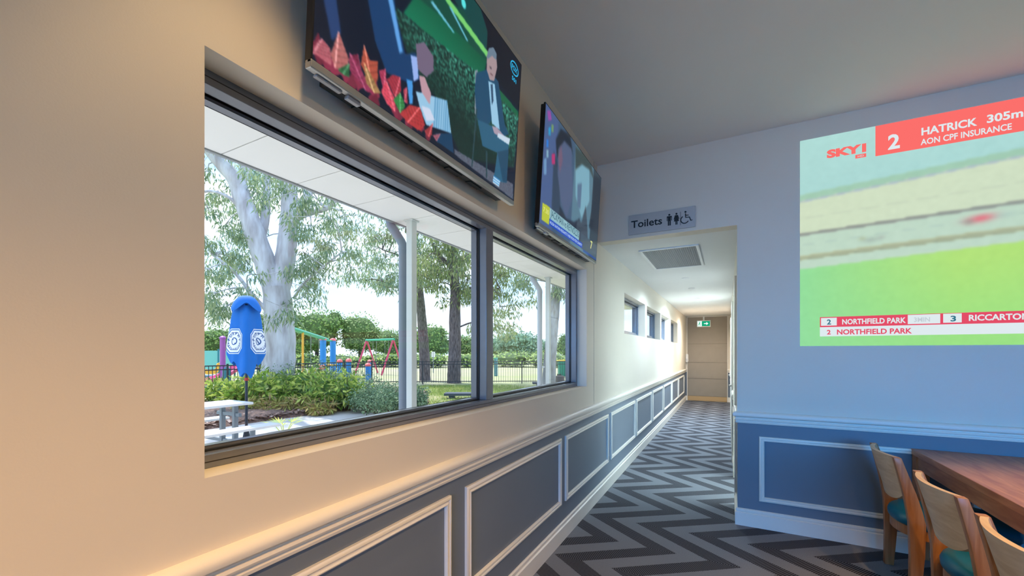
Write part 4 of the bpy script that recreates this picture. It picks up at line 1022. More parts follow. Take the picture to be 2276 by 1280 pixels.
# ------------------------------------------------------------------ picket fences
FM = mat('fence_black', C(46, 50, 58), rough=.5)
pk = MB().box(-.008, -.008, .06, .008, .008, 1.06).mesh('picket', FM)
def fence(label, A, B, sp=.11, posts=2.35):
    A = Vector((A[0], A[1], GZ)); B = Vector((B[0], B[1], GZ)); d = B - A; ln = d.length; an = math.atan2(d.y, d.x)
    t = empty('picket_fence', A, an); tag(t, label, 'fence')
    n = int(ln / sp)
    for i in range(1, n): inst('picket', pk, t, (i * sp, 0, 0))
    for z in (.12, .93, 1.06): MB().box(0, -.014, z - .018, ln, .014, z + .018).build('rail', FM, t)
    k = 0.0
    pm = MB().box(-.025, -.025, 0, .025, .025, 1.12).mesh('fence_post', FM)
    while k < ln + .1: inst('fence_post', pm, t, (min(k, ln), 0, 0)); k += posts
    return t
fence('black metal picket fence behind the garden bed and playground', (-13.6, 0.6), (-13.6, 13.9))
fence('black metal picket fence crossing behind the lawn and the dark tree trunks', (-13.6, 13.9), (-4.4, 19.65))
# ------------------------------------------------------------------ playground
PG = dict(green=mat('play_green', C(30, 168, 128), rough=.4), blue=mat('play_blue', C(30, 132, 214), rough=.4), red=mat('play_red', C(206, 66, 104), rough=.4), pink=mat('play_pink', C(226, 92, 140), rough=.4), purple=mat('play_purple', C(168, 92, 178), rough=.4), yellow=mat('play_yellow', C(238, 178, 62), rough=.4), cap=mat('play_cap', C(232, 110, 110), rough=.45), teal=mat('play_teal', C(40, 120, 138), rough=.4), orange=mat('play_orange', C(236, 136, 88), rough=.45), chain=mat('chain_steel', C(150, 156, 160), rough=.4, metal=.6), dark=mat('play_dark', C(46, 50, 60), rough=.6), box=mat('play_box', C(104, 142, 170), rough=.6))
def gp_(u, d): q = G(u, d); return q
def local(t, v): return Vector(v) - t.location
# swing set with green beam and red legs
a = P(815, 755, 29.5); c = P(874, 757, 27.5); a.z = c.z = 2.32
t = empty('swing_set', ((a.x + c.x) / 2, (a.y + c.y) / 2, GZ)); tag(t, 'red-legged swing set with a green top beam beyond the fence', 'swing set')
la, lc = local(t, a), local(t, c); dr = (lc - la).normalized(); pr = Vector((-dr.y, dr.x, 0))
MB().tube([la - dr * .1, lc + dr * .1], .075, 12).build('beam', PG['green'], t, smooth=True)
for e_ in (la, lc):
    for sg in (-1, 1): MB().tube([e_, (e_.x + pr.x * sg * .9, e_.y + pr.y * sg * .9, 0)], .06, 10).build('leg', PG['red'], t, smooth=True)
for k in (.25, .7):
    s0 = la.lerp(lc, k); s1 = s0 + dr * .42; st = MB().box(-.22, -.08, 0, .22, .08, .04).build('seat', PG['dark'], t); st.location = ((s0.x + s1.x) / 2, (s0.y + s1.y) / 2, .5); st.rotation_euler = (0, 0, math.atan2(dr.y, dr.x))
    for q in (s0, s1): MB().tube([q, (q.x, q.y, .53)], .012, 6).build('chain', PG['chain'], t)
# climbing frame: long green beam on blue posts
A1 = P(600, 706, 17.5); B1 = P(728, 757, 28.0); A1.z = 2.75; B1.z = 2.32
t = empty('climbing_frame', (B1.x, B1.y, GZ)); tag(t, 'climbing frame with long green beam, blue capped posts and yellow pole', 'play equipment')
MB().tube([local(t, A1), local(t, B1)], .11, 12).build('beam', PG['green'], t, smooth=True)
for u_, d_ in [(718, 27.0), (740, 28.5)]:
    g = local(t, gp_(u_, d_)); MB().tube([(g.x, g.y, 0), (g.x, g.y, 2.3)], .19, 14).build('post', PG['blue'], t, smooth=True)
    MB().lathe([(.21, 0), (.21, .06), (.15, .15), (.02, .19)], (g.x, g.y, 2.3), 14).build('post_cap', PG['cap'], t, smooth=True)
q0 = P(718, 757, 27.0); q1 = P(740, 757, 28.5); MB().tube([local(t, (q0.x, q0.y, 2.25)), local(t, (q1.x, q1.y, 2.25))], .05, 8).build('cross_bar', PG['green'], t)
g = local(t, gp_(673, 22)); MB().tube([(g.x, g.y, 0), (g.x, g.y, 2.56)], .06, 10).build('fire_pole', PG['yellow'], t, smooth=True)
for u_, d_ in [(655, 20.5), (691, 23.5), (709, 25.8)]:
    g = local(t, gp_(u_, d_)); MB().tube([(g.x, g.y, .5), (g.x, g.y, 2.5)], .014, 6).build('chain', PG['chain'], t)
MB().box(-.6, -.3, .62, .4, .3, .70).build('platform', PG['yellow'], t).location = local(t, gp_(730, 27.5))
# slide tower at the left
t = empty('slide_tower', tuple(G(492, 15.6))); tag(t, 'pink slide with purple and teal posts at the left edge of the window', 'slide')
def lp(u_, d_): return local(t, gp_(u_, d_))
for u_, d_, hh, cm in [(495, 15.2, 2.0, 'purple'), (504, 15.0, .85, 'teal'), (587, 17.5, 2.2, 'blue'), (576, 18.5, 1.9, 'teal')]:
    g = lp(u_, d_); MB().tube([(g.x, g.y, 0), (g.x, g.y, hh)], .09 if hh > 1 else .13, 12).build('post', PG[cm], t, smooth=True)
    MB().lathe([(.11, 0), (.11, .05), (.06, .1), (.01, .12)], (g.x, g.y, hh), 12).build('post_cap', PG['cap' if cm == 'blue' else cm], t, smooth=True)
pts = [P(600, 782, 17.5), P(575, 790, 17.2), P(550, 803, 16.8), P(520, 822, 16.3), P(495, 838, 15.9), P(470, 846, 15.5), P(440, 852, 15.2)]
b = MB(); vs = []; n = len(pts)
for i, p_ in enumerate(pts):
    d_ = (pts[min(i + 1, n - 1)] - pts[max(i - 1, 0)]); d_.z = 0; d_.normalize(); sd = Vector((-d_.y, d_.x, 0)); q = local(t, p_)
    for k in range(9):
        a_ = math.pi * k / 8; vs.append(q + sd * (.30 * math.cos(a_)) - Vector((0, 0, .24 * math.sin(a_) - .12)))
fs = [(i * 9 + k, i * 9 + k + 1, (i + 1) * 9 + k + 1, (i + 1) * 9 + k) for i in range(n - 1) for k in range(8)]
sl_ = b.add(vs, fs).build('chute', PG['pink'], t, smooth=True); md = sl_.modifiers.new('thick', 'SOLIDIFY'); md.thickness = .035
g = lp(585, 18); MB().box(g.x - .6, g.y - .6, .78, g.x + .6, g.y + .6, .86).build('platform', PG['dark'], t)
g = lp(468, 15.4); MB().tube([(g.x, g.y, 0), (g.x, g.y, .35)], .05, 8).build('chute_support', PG['dark'], t)
# teal shade screen, storage box, yellow animal
MESHM = mat('shade_mesh', C(120, 196, 190), rough=.7)
t = empty('shade_screen', tuple(G(486, 24))); tag(t, 'teal mesh screen panel between thin posts beyond the slide', 'screen')
u0, u1 = local(t, G(448, 24)), local(t, G(522, 24.6)); dd = (u1 - u0); nn = Vector((-dd.y, dd.x, 0)).normalized() * .02
b = MB().add([u0 + nn + Vector((0, 0, .5)), u1 + nn + Vector((0, 0, .5)), u1 + nn + Vector((0, 0, 1.6)), u0 + nn + Vector((0, 0, 1.6)), u0 - nn + Vector((0, 0, .5)), u1 - nn + Vector((0, 0, .5)), u1 - nn + Vector((0, 0, 1.6)), u0 - nn + Vector((0, 0, 1.6))], [(0, 1, 2, 3), (7, 6, 5, 4), (0, 4, 5, 1), (1, 5, 6, 2), (2, 6, 7, 3), (3, 7, 4, 0)]).build('mesh_panel', MESHM, t)
for q in (u0, (u0 + u1) / 2, u1): MB().tube([(q.x, q.y, 0), (q.x, q.y, 1.7)], .05, 8).build('post', PG['teal'], t)
t = empty('storage_box', tuple(G(466, 16.6))); t.rotation_euler = (0, 0, .5); tag(t, 'blue-grey storage box behind the fence by the slide', 'box')
MB().box(-.30, -.3, 0, .30, .3, .50).build('body', PG['box'], t, bevel=.01); MB().box(-.33, -.33, .50, .33, .33, .58).build('lid', mat('play_box_lid', C(84, 120, 146), rough=.6), t, bevel=.01)
def rider(u_, d_, label, cm, rz):
    t = empty('spring_rider', tuple(G(u_, d_)), rz); tag(t, label, 'spring rider', 'spring riders')
    MB().tube([(.09 * math.cos(k * .9), .09 * math.sin(k * .9), .02 + k * .012) for k in range(30)], .018, 6).build('spring', PG['dark'], t)
    body = [(-.30, .46), (-.34, .62), (-.22, .66), (-.10, .58), (.10, .58), (.18, .72), (.22, .92), (.34, .98), (.44, .90), (.40, .80), (.32, .76), (.30, .52), (.20, .40), (-.2, .38)]
    MB().prism(body, 'y', -.06, .06).build('body', PG[cm], t, bevel=.02)
    MB().tube([(.20, -.2, .78), (.20, .2, .78)], .018, 8).build('handle', PG['yellow'], t); MB().box(-.16, -.11, .58, .08, .11, .62).build('seat', PG['dark'], t, bevel=.01)
rider(702, 17.5, 'orange-red spring rider seen over the shrubs', 'orange', .3); rider(470, 21, 'yellow-orange spring rider beside the storage box', 'yellow', 1.2); rider(708, 16.2, 'pinkish spring rider low among the shrub tops', 'cap', -.4)
for i, (u_, d_, hh) in enumerate([(755, 23, .95), (775, 22, 1.0), (818, 16.2, .95), (822, 24, .9)]):
    t = empty('bollard', tuple(G(u_, d_))); tag(t, ['blue bollard with red cap, leftmost of the row behind the hedge', 'blue bollard with red cap, second of the row behind the hedge', 'tall blue bollard with red cap in front of the fence post', 'blue bollard with red cap standing under the swing set'][i], 'bollard', 'capped play bollards')
    MB().tube([(0, 0, 0), (0, 0, hh)], .14 if i != 2 else .10, 12).build('shaft', PG['blue'], t, smooth=True)
    MB().lathe([(.15, 0), (.16, .06), (.11, .14), (.02, .18)] if i != 2 else [(.11, 0), (.12, .05), (.08, .11), (.02, .14)], (0, 0, hh), 12).build('cap', PG['cap'], t, smooth=True)
# wheelie bin, signs, slabs
BING = mat('bin_green', C(20, 138, 112), rough=.45)
t = empty('wheelie_bin', tuple(G(1251, 25)), .5); tag(t, 'green wheelie bin with a yellow lid at the right window edge', 'bin')
MB().add([(-.24, -.24, .04), (.24, -.24, .04), (.24, .24, .04), (-.24, .24, .04), (-.30, -.32, .95), (.30, -.32, .95), (.30, .32, .95), (-.30, .32, .95)], [(0, 3, 2, 1), (4, 5, 6, 7), (0, 1, 5, 4), (1, 2, 6, 5), (2, 3, 7, 6), (3, 0, 4, 7)]).build('body', BING, t, bevel=.02)
MB().prism([(-.34, .95), (.34, .95), (.34, .99), (.1, 1.05), (-.34, 1.02)], 'y', -.34, .34).build('lid', mat('bin_yellow', C(232, 200, 60), rough=.45), t, bevel=.01)
for sg in (-1, 1): MB().tube([(-.22, sg * .26, .1), (-.22, sg * .31, .1)], .1, 14).build('wheel', RUBBER, t)
t = empty('notice_post', tuple(G(963, 30))); tag(t, 'small white notice on a thin post between the dark trunks', 'notice')
MB().tube([(0, 0, 0), (0, 0, 1.5)], .03, 8).build('post', PG['chain'], t); MB().box(-.13, -.02, 1.15, .13, .02, 1.55).build('board', WHITEP, t).rotation_euler = (0, 0, YAW)
t = empty('teal_marker', tuple(G(1102, 26))); tag(t, 'teal marker post just right of the window mullion', 'post')
MB().box(-.09, -.09, 0, .09, .09, 1.1).build('shaft', PG['teal'], t, bevel=.01); MB().box(-.1, -.1, 1.1, .1, .1, 1.16).build('cap', PG['green'], t, bevel=.01)
DSL = mat('dark_slab', C(70, 78, 92), rough=.7)
for i, (u_, d_, l_) in enumerate([(1040, 13.4, .75), (1226, 18.2, .85)]):
    t = empty('bench_slab', tuple(G(u_, d_)), YAW); tag(t, ['low dark slab seat on the lawn beside the window mullion', 'low dark slab seat beneath the pale right-hand trunk'][i], 'bench', 'dark slab seats')
    MB().box(-l_, -.22, .10, l_, .22, .18).build('seat_slab', DSL, t, bevel=.01)
    for sg in (-1, 1): MB().box(sg * l_ * .7 - .08, -.16, 0, sg * l_ * .7 + .08, .16, .10).build('foot', DSL, t)
t = tag(MB().lathe([(.001, 0), (.24, 0), (.26, .12), (.24, .42), (.22, .44), (.001, .43)], seg=14).build('log_stump', mat('stump_wood', C(112, 98, 88), rough=.9, noise=.2, nscale=12), smooth=True), 'short wooden stump beside the fence near the bin', 'stump'); t.location = G(1242, 18.5)

# ------------------------------------------------------------------ trees
BARKW = mat('gum_bark_pale', C(214, 218, 228), rough=.8, col2=C(164, 160, 166), nscale=2.6, bump=.25, bscale=14, stretch=(2.2, 2.2, .5))
BARKD = mat('ironbark', C(134, 124, 126), rough=.95, col2=C(58, 48, 50), nscale=6.0, bump=1.0, bscale=16, stretch=(4, 4, .7))
BARKG = mat('grey_gum_bark', C(160, 164, 172), rough=.85, col2=C(120, 112, 106), nscale=3.5, bump=.3, bscale=14, stretch=(3, 3, .7))
GUM = leafmat('gum_leaves', [C(84, 108, 82), C(122, 142, 108), C(152, 162, 122), C(104, 134, 126)], .45)
def smooth_path(pts, k=4):
    pts = [Vector(p) for p in pts]; out = []
    for i in range(len(pts) - 1):
        p0, p1, p2, p3 = pts[max(i - 1, 0)], pts[i], pts[i + 1], pts[min(i + 2, len(pts) - 1)]
        for j in range(k):
            t_ = j / k; out.append(.5 * ((2 * p1) + (p2 - p0) * t_ + (2 * p0 - 5 * p1 + 4 * p2 - p3) * t_ ** 2 + (3 * p1 - p0 - 3 * p2 + p3) * t_ ** 3))
    out.append(pts[-1]); return out
def limb(mb, pts, r0, r1, seg=10, k=4, wob=.0):
    q = smooth_path(pts, k); n = len(q)
    rad = [(r0 + (r1 - r0) * i / (n - 1)) * (1 + wob * math.sin(i * 2.3)) for i in range(n)]
    mb.tube(q, rad, seg); return q
def tree(name, label, base, trunk_m, leaf_m, limbs, clusters, per, spread, ll, lw, group, twig=.012, droop=.75):
    """limbs: list of (pts, r0, r1); clusters: list of Vector; foliage hangs from twigs grown to the nearest limb"""
    t = empty(name, base); tag(t, label, 'tree', group)
    nodes = []; off = Vector(base)
    for i, (pts, r0, r1) in enumerate(limbs):
        b = MB(); q = limb(b, [Vector(p) - off for p in pts], r0, r1, 14 if i == 0 else 10, 5, .03)
        b.build('trunk' if i == 0 else 'branch', trunk_m, t, smooth=80)
        nodes += q[len(q) // 3:]
    tw = MB(); cs = []
    for c in clusters:
        c = Vector(c) - off; nb = min(nodes, key=lambda q: (q - c).length + max(0, q.z - c.z) * .3)
        mid = nb.lerp(c, .5) + Vector((rnd.uniform(-.15, .15), rnd.uniform(-.15, .15), .12 * (c - nb).length))
        limb(tw, [nb, mid, c], twig * 1.8, twig * .5, 5, 3)
        cs.append(c); nodes_extra = mid
        for _ in range(3):
            d = Vector((rnd.gauss(0, 1), rnd.gauss(0, 1), rnd.gauss(0, .6))) * (spread * .8); cs.append(c + d); limb(tw, [mid.lerp(c, .7), c + d * .5, c + d], twig * .8, twig * .3, 4, 2)
    tw.build('twigs', trunk_m, t, smooth=80)
    quads('foliage', leaf_quads(cs, per, spread * .62, ll, lw, droop, .8), leaf_m, t)
    return t
# big pale gum beside the umbrella
gb = G(612, 12.2)
L_ = [([G(600, 12.2, GZ - .1), P(612, 860, 12.2), P(622, 780, 12.2), P(620, 700, 12.2), P(614, 640, 12.2)], .50, .36),
      ([P(614, 655, 12.2), P(590, 585, 12.1), P(560, 500, 12.0), P(535, 430, 12.0), P(520, 395, 11.9), P(480, 350, 11.8), P(440, 290, 11.7), P(410, 180, 11.7)], .33, .13),
      ([P(616, 660, 12.2), P(632, 590, 12.3), P(640, 520, 12.4), P(644, 440, 12.5), P(640, 340, 12.6), P(655, 200, 12.7), P(640, 60, 12.8)], .32, .15),
      ([P(575, 545, 12.2), P(590, 480, 12.5), P(592, 420, 12.7), P(600, 330, 12.9), P(590, 230, 13.0)], .15, .06),
      ([P(528, 410, 12.0), P(548, 370, 12.1), P(545, 300, 12.2), P(560, 200, 12.2)], .18, .08),
      ([P(642, 500, 12.4), P(668, 480, 12.3), P(700, 470, 12.2), P(728, 462, 12.1), P(760, 430, 12.0)], .12, .045),
      ([P(645, 480, 12.4), P(680, 440, 12.6), P(700, 400, 12.7), P(730, 340, 12.8)], .15, .06),
      ([P(605, 720, 12.2), P(592, 690, 12.0), P(565, 660, 11.8), P(530, 615, 11.6), P(505, 590, 11.4), P(470, 565, 11.3)], .075, .025),
      ([P(540, 470, 12.0), P(510, 440, 11.8), P(470, 425, 11.6), P(430, 430, 11.4)], .06, .025),
      ([P(655, 660, 12.3), P(675, 630, 12.2), P(710, 600, 12.1), P(760, 560, 12.0)], .045, .02)]
cl = [(465, 385), (488, 430), (515, 450), (465, 470), (500, 500), (535, 525), (470, 545), (508, 570), (545, 590), (490, 615), (468, 655), (530, 640), (500, 680), (480, 700), (520, 590), (460, 600), (560, 400), (585, 400), (600, 450), (580, 455), (615, 410), (625, 390), (560, 540), (575, 610),
      (670, 420), (700, 455), (730, 480), (690, 505), (720, 545), (755, 520), (700, 590), (735, 600), (765, 560), (680, 640), (668, 665), (660, 600), (785, 600), (700, 530), (740, 450), (770, 480), (675, 560), (645, 690)]
hi = [(480, 320), (420, 260), (520, 280), (600, 260), (560, 160), (640, 200), (700, 280), (740, 330), (680, 140), (600, 80), (440, 140), (780, 360), (820, 400)]
cv = [P(u_, v_, 12.2 + rnd.uniform(-1.6, 1.6)) for u_, v_ in cl] + [P(u_, v_, 12.2 + rnd.uniform(-2, 2)) for u_, v_ in hi]
tree('gum_tree', 'large pale-trunked gum tree with forked limbs behind the blue umbrella', gb, BARKW, GUM, L_, cv, 72, .50, .17, .038, 'trees beyond the window', .014)
# knot on the right limb
# dark-trunked trees
t1 = G(944, 22)
L1 = [([G(945, 22, GZ - .1), P(944, 800, 22), P(940, 740, 22), P(934, 670, 22.2), P(926, 600, 22.4), P(915, 530, 22.6), P(895, 460, 22.8), P(900, 380, 23)], .30, .16), ([P(925, 600, 22.4), P(890, 570, 22.2), P(850, 555, 22)], .09, .03), ([P(918, 540, 22.5), P(940, 490, 22.3), P(960, 430, 22.2)], .12, .05), ([P(928, 640, 22.2), P(885, 640, 22), P(850, 625, 21.8)], .06, .02)]
c1 = [(860, 515), (830, 555), (850, 590), (868, 640), (880, 560), (875, 520), (840, 620), (812, 625), (865, 610), (900, 500), (835, 530), (890, 480), (870, 450), (930, 420), (960, 400), (850, 470), (930, 560), (940, 620)]
tree('eucalypt', 'slender dark-barked eucalypt standing just right of the verandah post', t1, BARKD, GUM, L1, [P(u_, v_, 22 + rnd.uniform(-1.5, 1.5)) for u_, v_ in c1], 70, .80, .26, .06, 'trees beyond the window', .02)
t2 = G(1010, 20.2)
L2 = [([G(1010, 20.2, GZ - .1), P(1009, 842, 20.2), P(1011, 780, 20.2), P(1011, 700, 20.2), P(1012, 640, 20.3), P(1005, 570, 20.5), P(1010, 480, 20.8), P(1000, 380, 21)], .37, .16), ([P(1013, 660, 20.3), P(1045, 640, 20.1), P(1075, 650, 20), P(1110, 640, 19.8)], .09, .03), ([P(1010, 600, 20.4), P(970, 560, 20.2), P(955, 520, 20)], .12, .04), ([P(1010, 590, 20.4), P(1060, 560, 20.6), P(1100, 590, 20.8), P(1125, 600, 21)], .10, .03), ([P(1008, 560, 20.5), P(1040, 480, 20.8), P(1080, 400, 21)], .12, .05)]
c2 = [(955, 545), (975, 570), (1000, 545), (1030, 560), (1055, 580), (960, 600), (990, 610), (1020, 600), (1045, 620), (970, 630), (1035, 650), (1055, 650), (985, 585), (945, 575), (1010, 575), (1060, 540), (1112, 610), (1105, 650), (1110, 690), (1116, 725), (1120, 600), (1100, 720), (1000, 480), (1050, 470), (960, 480), (1080, 430), (1020, 400), (1040, 520), (980, 520), (1075, 600), (945, 610)]
tree('eucalypt', 'stout rough-barked tree on the lawn edge left of the window mullion', t2, BARKD, leafmat('gum_leaves_dark', [C(92, 112, 62), C(120, 138, 84), C(154, 158, 112), C(74, 98, 86)], .35), L2, [P(u_, v_, 20.4 + rnd.uniform(-1.6, 1.6)) for u_, v_ in c2], 84, .80, .26, .06, 'trees beyond the window', .02)
b = MB()   # root flare
t3 = G(1222, 17.6)
L3 = [([G(1220, 17.6, GZ - .1), P(1221, 820, 17.6), P(1226, 750, 17.6), P(1232, 690, 17.6), P(1238, 620, 17.8), P(1246, 540, 18), P(1250, 430, 18.2)], .30, .15), ([P(1236, 640, 17.8), P(1222, 600, 17.5), P(1195, 560, 17.2), P(1170, 545, 17)], .08, .03), ([P(1232, 690, 17.6), P(1240, 660, 17.9), P(1256, 620, 18.2)], .10, .04)]
c3 = [(1250, 640), (1258, 610), (1245, 655), (1155, 632), (1165, 628), (1172, 600), (1240, 580), (1262, 570), (1200, 520), (1260, 500), (1230, 450), (1280, 540)]
tree('eucalypt', 'pale grey-trunked tree behind the second verandah post', t3, BARKG, GUM, L3, [P(u_, v_, 17.6 + rnd.uniform(-1, 1)) for u_, v_ in c3], 50, .50, .20, .045, 'trees beyond the window', .016)

# ------------------------------------------------------------------ rounded trees and scrub far behind
FARM = [leafmat('far_leaves_a', [C(62, 92, 48), C(104, 134, 70), C(140, 160, 96)], .2), leafmat('far_leaves_b', [C(78, 106, 60), C(122, 146, 84), C(162, 170, 120)], .2), leafmat('far_leaves_c', [C(74, 108, 92), C(112, 146, 120), C(140, 168, 140)], .2)]
CORE = mat('crown_core', C(84, 106, 62), rough=1.0, noise=.25, nscale=2.0)
TRK = mat('far_trunk', C(86, 74, 68), rough=.95, noise=.15, nscale=8)
def round_tree(u_, d_, vtop, wpx, mi, label, group, n=3600, name='shade_tree', trunk=True, low=.25):
    g = G(u_, d_); top = P(u_, vtop, d_).z; W_ = wpx * d_ / 911 / 2; Hh = top - GZ
    t = empty(name, tuple(g)); tag(t, label, 'tree' if trunk else 'shrub', group)
    zc_ = Hh * (1 + low) / 2; rz_ = Hh * (1 - low) / 2
    # lumpy crown from several lobes
    lob = [(0, 0, zc_, W_ * .88, rz_ * .97)]
    for k in range(9):
        a_ = k * 2.4; q = rnd.uniform(.35, .68); lob.append((W_ * q * math.cos(a_), W_ * q * math.sin(a_), zc_ + rz_ * rnd.uniform(-.62, .60), W_ * rnd.uniform(.34, .50), rz_ * rnd.uniform(.34, .46)))
    tot = sum(l[3] ** 2 for l in lob); Qs = []; sz = max(.16, W_ * .085)
    cb = MB()
    for (lx, ly, lz, rx_, rz2) in lob:
        m = int(n * rx_ ** 2 / tot); d = nr.normal(0, 1, (m, 3)); d /= np.linalg.norm(d, axis=1)[:, None]
        p = np.array((lx, ly, lz)) + d * np.array((rx_, rx_, rz2)) * nr.uniform(.82, 1.2, (m, 1))
        ax = d * .4 + nr.normal(0, .6, (m, 3)); ax[:, 2] -= .3; ax /= np.linalg.norm(ax, axis=1)[:, None]; sd = np.cross(ax, d + nr.normal(0, .3, (m, 3))); sd /= np.linalg.norm(sd, axis=1)[:, None] + 1e-9
        l2 = (sz * nr.uniform(.7, 1.5, m))[:, None]; Qs.append(np.stack([p - ax * l2 * .5, p + sd * l2 * .32, p + ax * l2 * .5, p - sd * l2 * .32], 1))
        prof = [(rx_ * .86 * math.sin(math.pi * (i + .15) / 7.3), -rz2 * .86 * math.cos(math.pi * (i + .15) / 7.3)) for i in range(8)]
        cb.lathe(prof, (lx, ly, lz), 10)
    core = cb.build('inner_foliage', CORE, t, smooth=True)
    quads('foliage', np.concatenate(Qs), FARM[mi], t)
    if trunk: MB().tube([(0, 0, -.1), (.05, 0, Hh * .3), (0, .05, Hh * .55)], [W_ * .07 + .05, W_ * .06 + .04, .04], 8).build('trunk', TRK, t, smooth=True)
    return t
fars = [(486, 40, 727, 105, 0, 'low leafy tree at the far left behind the umbrella', 1), (580, 34, 692, 62, 1, 'upright tree half hidden between umbrella and gum trunk', 1),
        (704, 44, 690, 112, 0, 'rounded shade tree behind the green climbing beam', 1), (800, 46, 698, 100, 1, 'grey-green rounded tree behind the swing set', 1), (862, 52, 733, 80, 0, 'smaller leafy tree right of the swing set', 1),
        (955, 48, 722, 95, 0, 'dense green tree between the two dark trunks', 1), (905, 58, 728, 70, 2, 'bushy tree behind the verandah post', 1), (1040, 56, 748, 95, 1, 'pale bushy tree right of the stout trunk', 1),
        (1150, 58, 738, 120, 2, 'broad bluish tree seen through the right window light', 1), (1105, 62, 752, 60, 1, 'olive tree peeping out right of the mullion', 1), (1262, 50, 742, 60, 0, 'green tree at the right edge of the window', 1), (1200, 64, 755, 70, 2, 'bluish tree behind the second verandah post', 1),
        (640, 56, 745, 90, 0, 'leafy tree behind the pale gum trunk', 1), (430, 44, 735, 90, 1, 'leafy tree beyond the left window edge', 1), (300, 42, 700, 150, 0, 'broad leafy tree hidden behind the bare wall left of the window', 1), (110, 46, 720, 140, 1, 'grey-green tree second from the left end of the far tree row', 1), (-120, 44, 690, 190, 0, 'tall leafy tree near the left end of the far tree row', 1), (-420, 42, 705, 230, 2, 'bluish broad tree at the left end of the far tree row', 1), (1330, 54, 735, 90, 0, 'leafy tree beyond the right window edge', 1)]
for (u_, d_, vt, wp, mi, lb, tr) in fars: round_tree(u_, d_, vt, wp, mi, lb, 'trees along the far side of the playground')
SCR = leafmat('scrub_leaves', [C(110, 138, 60), C(150, 172, 92), C(182, 190, 130)], .2); FARM.append(SCR)
for i, (u_, wp, vt) in enumerate([(660, 110, 786), (760, 120, 788), (860, 110, 786), (950, 110, 783), (1040, 100, 786), (1130, 110, 781), (1215, 90, 780), (1290, 90, 785), (560, 100, 788), (480, 90, 790)]):
    round_tree(u_, 41 + (i % 3), vt, wp, 3, ['low bright scrub below the gum trunk', 'low bright scrub behind the climbing frame posts', 'low bright scrub behind the swing seats', 'low bright scrub behind the slender trunk', 'low bright scrub right of the stout trunk', 'bright grassy scrub under the broad bluish tree', 'bright grassy scrub behind the second post', 'bright scrub beyond the bin', 'bright scrub behind the umbrella canopy', 'bright scrub behind the shade screen'][i], 'low scrub along the playground edge', 1100, 'scrub', False, .0)

# ------------------------------------------------------------------ shrubs of the garden bed
SHA = leafmat('broad_leaves', [C(70, 100, 34), C(120, 150, 56), C(186, 194, 96), C(64, 92, 52)], .42, .45)
SHB = leafmat('hedge_leaves', [C(70, 92, 66), C(104, 128, 92), C(140, 158, 122)], .25, .5)
SHC = leafmat('dry_leaves', [C(122, 128, 66), C(164, 140, 90), C(140, 150, 72), C(128, 92, 74)], .25, .6)
STEM = mat('shrub_stem', C(104, 84, 66), rough=.9)
def shrub(u_, d_, h, wd, label, kind):
    t = empty('garden_shrub', tuple(G(u_, d_, GZ + .02))); tag(t, label, 'shrub', 'shrubs in the mulch bed')
    b = MB(); tips = []
    for k in range(16):
        a_ = k * 2.4 + rnd.random(); q = wd * .5 * math.sqrt((k + .5) / 16); hh = h * rnd.uniform(.62, 1.0) * (1 - .45 * (k / 16) ** 2)
        tip = Vector((q * math.cos(a_), q * math.sin(a_), hh)); b.tube([(tip.x * .15, tip.y * .15, -.05), (tip.x * .6, tip.y * .6, hh * .55), tip], [.012, .009, .004], 5); tips += [tip, tip * .8 + Vector((0, 0, -.02)), tip * .6]
    b.build('stems', STEM, t)
    ms = [SHA, SHB, SHC][kind]; ll, lw, n = [(.19, .062, 20), (.055, .03, 75), (.18, .04, 16)][kind]
    Q = leaf_quads(tips, n, wd * .17, ll, lw, .15 if kind != 2 else .4, .9); Q[..., 2] = np.maximum(Q[..., 2], .0)
    quads('foliage', Q, ms, t)
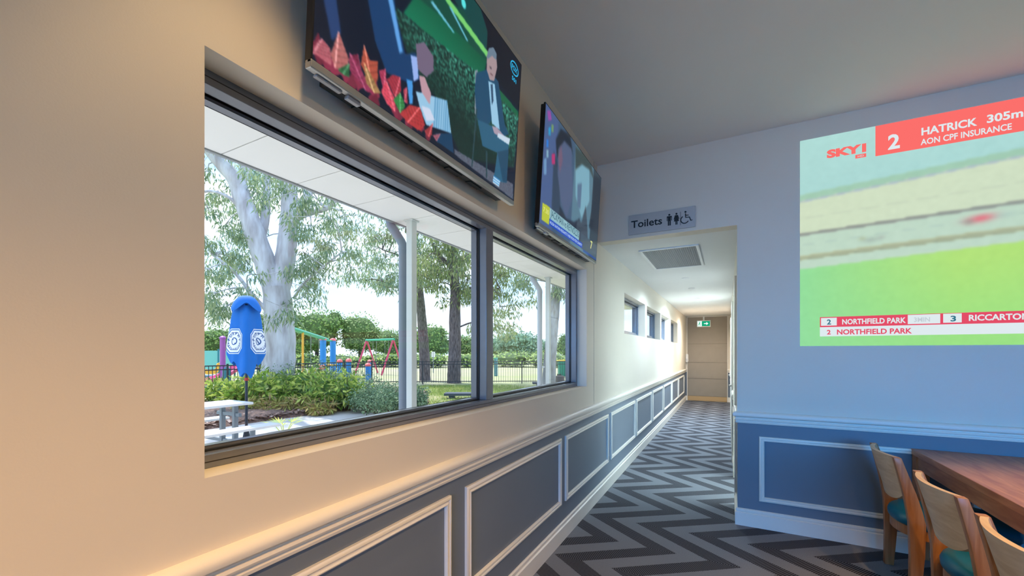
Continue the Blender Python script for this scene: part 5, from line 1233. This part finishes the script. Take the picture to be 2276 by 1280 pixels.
sh = [(495, 11.3, .55, 1.1, 0, 'broad-leaved shrub at the left end of the bed beside the picnic table'), (540, 10.6, .72, 1.2, 0, 'broad-leaved shrub behind the umbrella pole'), (585, 10.3, .80, 1.2, 0, 'bright broad-leaved shrub in front of the gum trunk base'),
      (560, 9.6, .38, .9, 2, 'low yellowing plant at the bed edge right of the picnic table'), (630, 10.0, .78, 1.2, 0, 'leafy shrub just right of the gum trunk base'), (610, 9.5, .35, .9, 2, 'low dry plant in the mulch below the gum tree'), (680, 10.3, .86, 1.2, 0, 'tall bright shrub right of the gum trunk'), (665, 9.6, .45, .9, 2, 'low yellow-brown plant at the middle of the bed edge'),
      (725, 9.9, .80, 1.2, 0, 'leafy green shrub in the middle of the bed'), (715, 9.4, .40, .8, 2, 'low tangled plant in front of the leafy middle shrub'), (770, 9.8, .74, 1.1, 0, 'leafy green shrub toward the right part of the bed'), (690, 12.0, 1.0, 1.5, 1, 'grey-green clipped shrub behind the bright shrubs'), (745, 11.8, 1.08, 1.5, 1, 'grey-green clipped shrub behind the leafy middle shrub'), (800, 11.2, 1.0, 1.5, 1, 'grey-green clipped shrub below the swing set'),
      (845, 9.6, .72, 1.2, 1, 'fine-leaved dark shrub left of the downpipe'), (872, 9.0, .66, 1.0, 1, 'fine-leaved shrub hugging the downpipe'), (928, 8.95, .62, .55, 1, 'small fine-leaved shrub right of the verandah post'), (820, 10.2, .62, 1.0, 1, 'low fine-leaved shrub above the bare mulch'), (650, 11.6, .95, 1.4, 1, 'grey-green shrub directly behind the gum trunk'), (600, 11.4, .8, 1.0, 0, 'broad-leaved shrub left of the gum trunk base')]
for i, (u_, d_, h, wd, kd, lb) in enumerate(sh): shrub(u_, d_ + [.75, .2, .5][kd], h * [1.08, .84, 1.16, .95][i % 4] * (.85 if kd == 2 else 1.02), wd * (.8 if kd == 2 else 1), lb, kd)
# small palm seedlings on the patio edge near the window
YEL = leafmat('palm_blades', [C(150, 186, 40), C(196, 214, 70), C(120, 160, 50)], .3, .45)
def palm(loc, s, label):
    t = empty('palm_seedling', loc); tag(t, label, 'plant', 'palm seedlings')
    for k in range(5):
        a_ = k * 1.3 + .4; dr = Vector((math.cos(a_), math.sin(a_), 0)); tip = dr * .16 * s + Vector((0, 0, .34 * s)); b = MB()
        b.tube([(0, 0, 0), tuple(dr * .05 * s + Vector((0, 0, .18 * s))), tuple(tip)], .006 * s, 6); sd = Vector((-dr.y, dr.x, 0))
        for j in range(9):
            q = (j - 4) / 4 * 1.15; d2 = (dr * math.cos(q) + sd * math.sin(q)) * .24 * s + Vector((0, 0, (.10 - .05 * abs(q)) * s)); wv = Vector((-d2.y, d2.x, 0)).normalized() * .012 * s
            b.add([tip, tip + d2 * .5 + wv, tip + d2, tip + d2 * .5 - wv], [(0, 1, 2, 3)])
        b.build('frond', YEL, t)
palm((-5.42, 4.28, GZ), .9, 'bright yellow-green palm seedling beside the picnic bench'); palm((-5.85, 7.15, GZ), .8, 'small palm seedling at the foot of the downpipe')
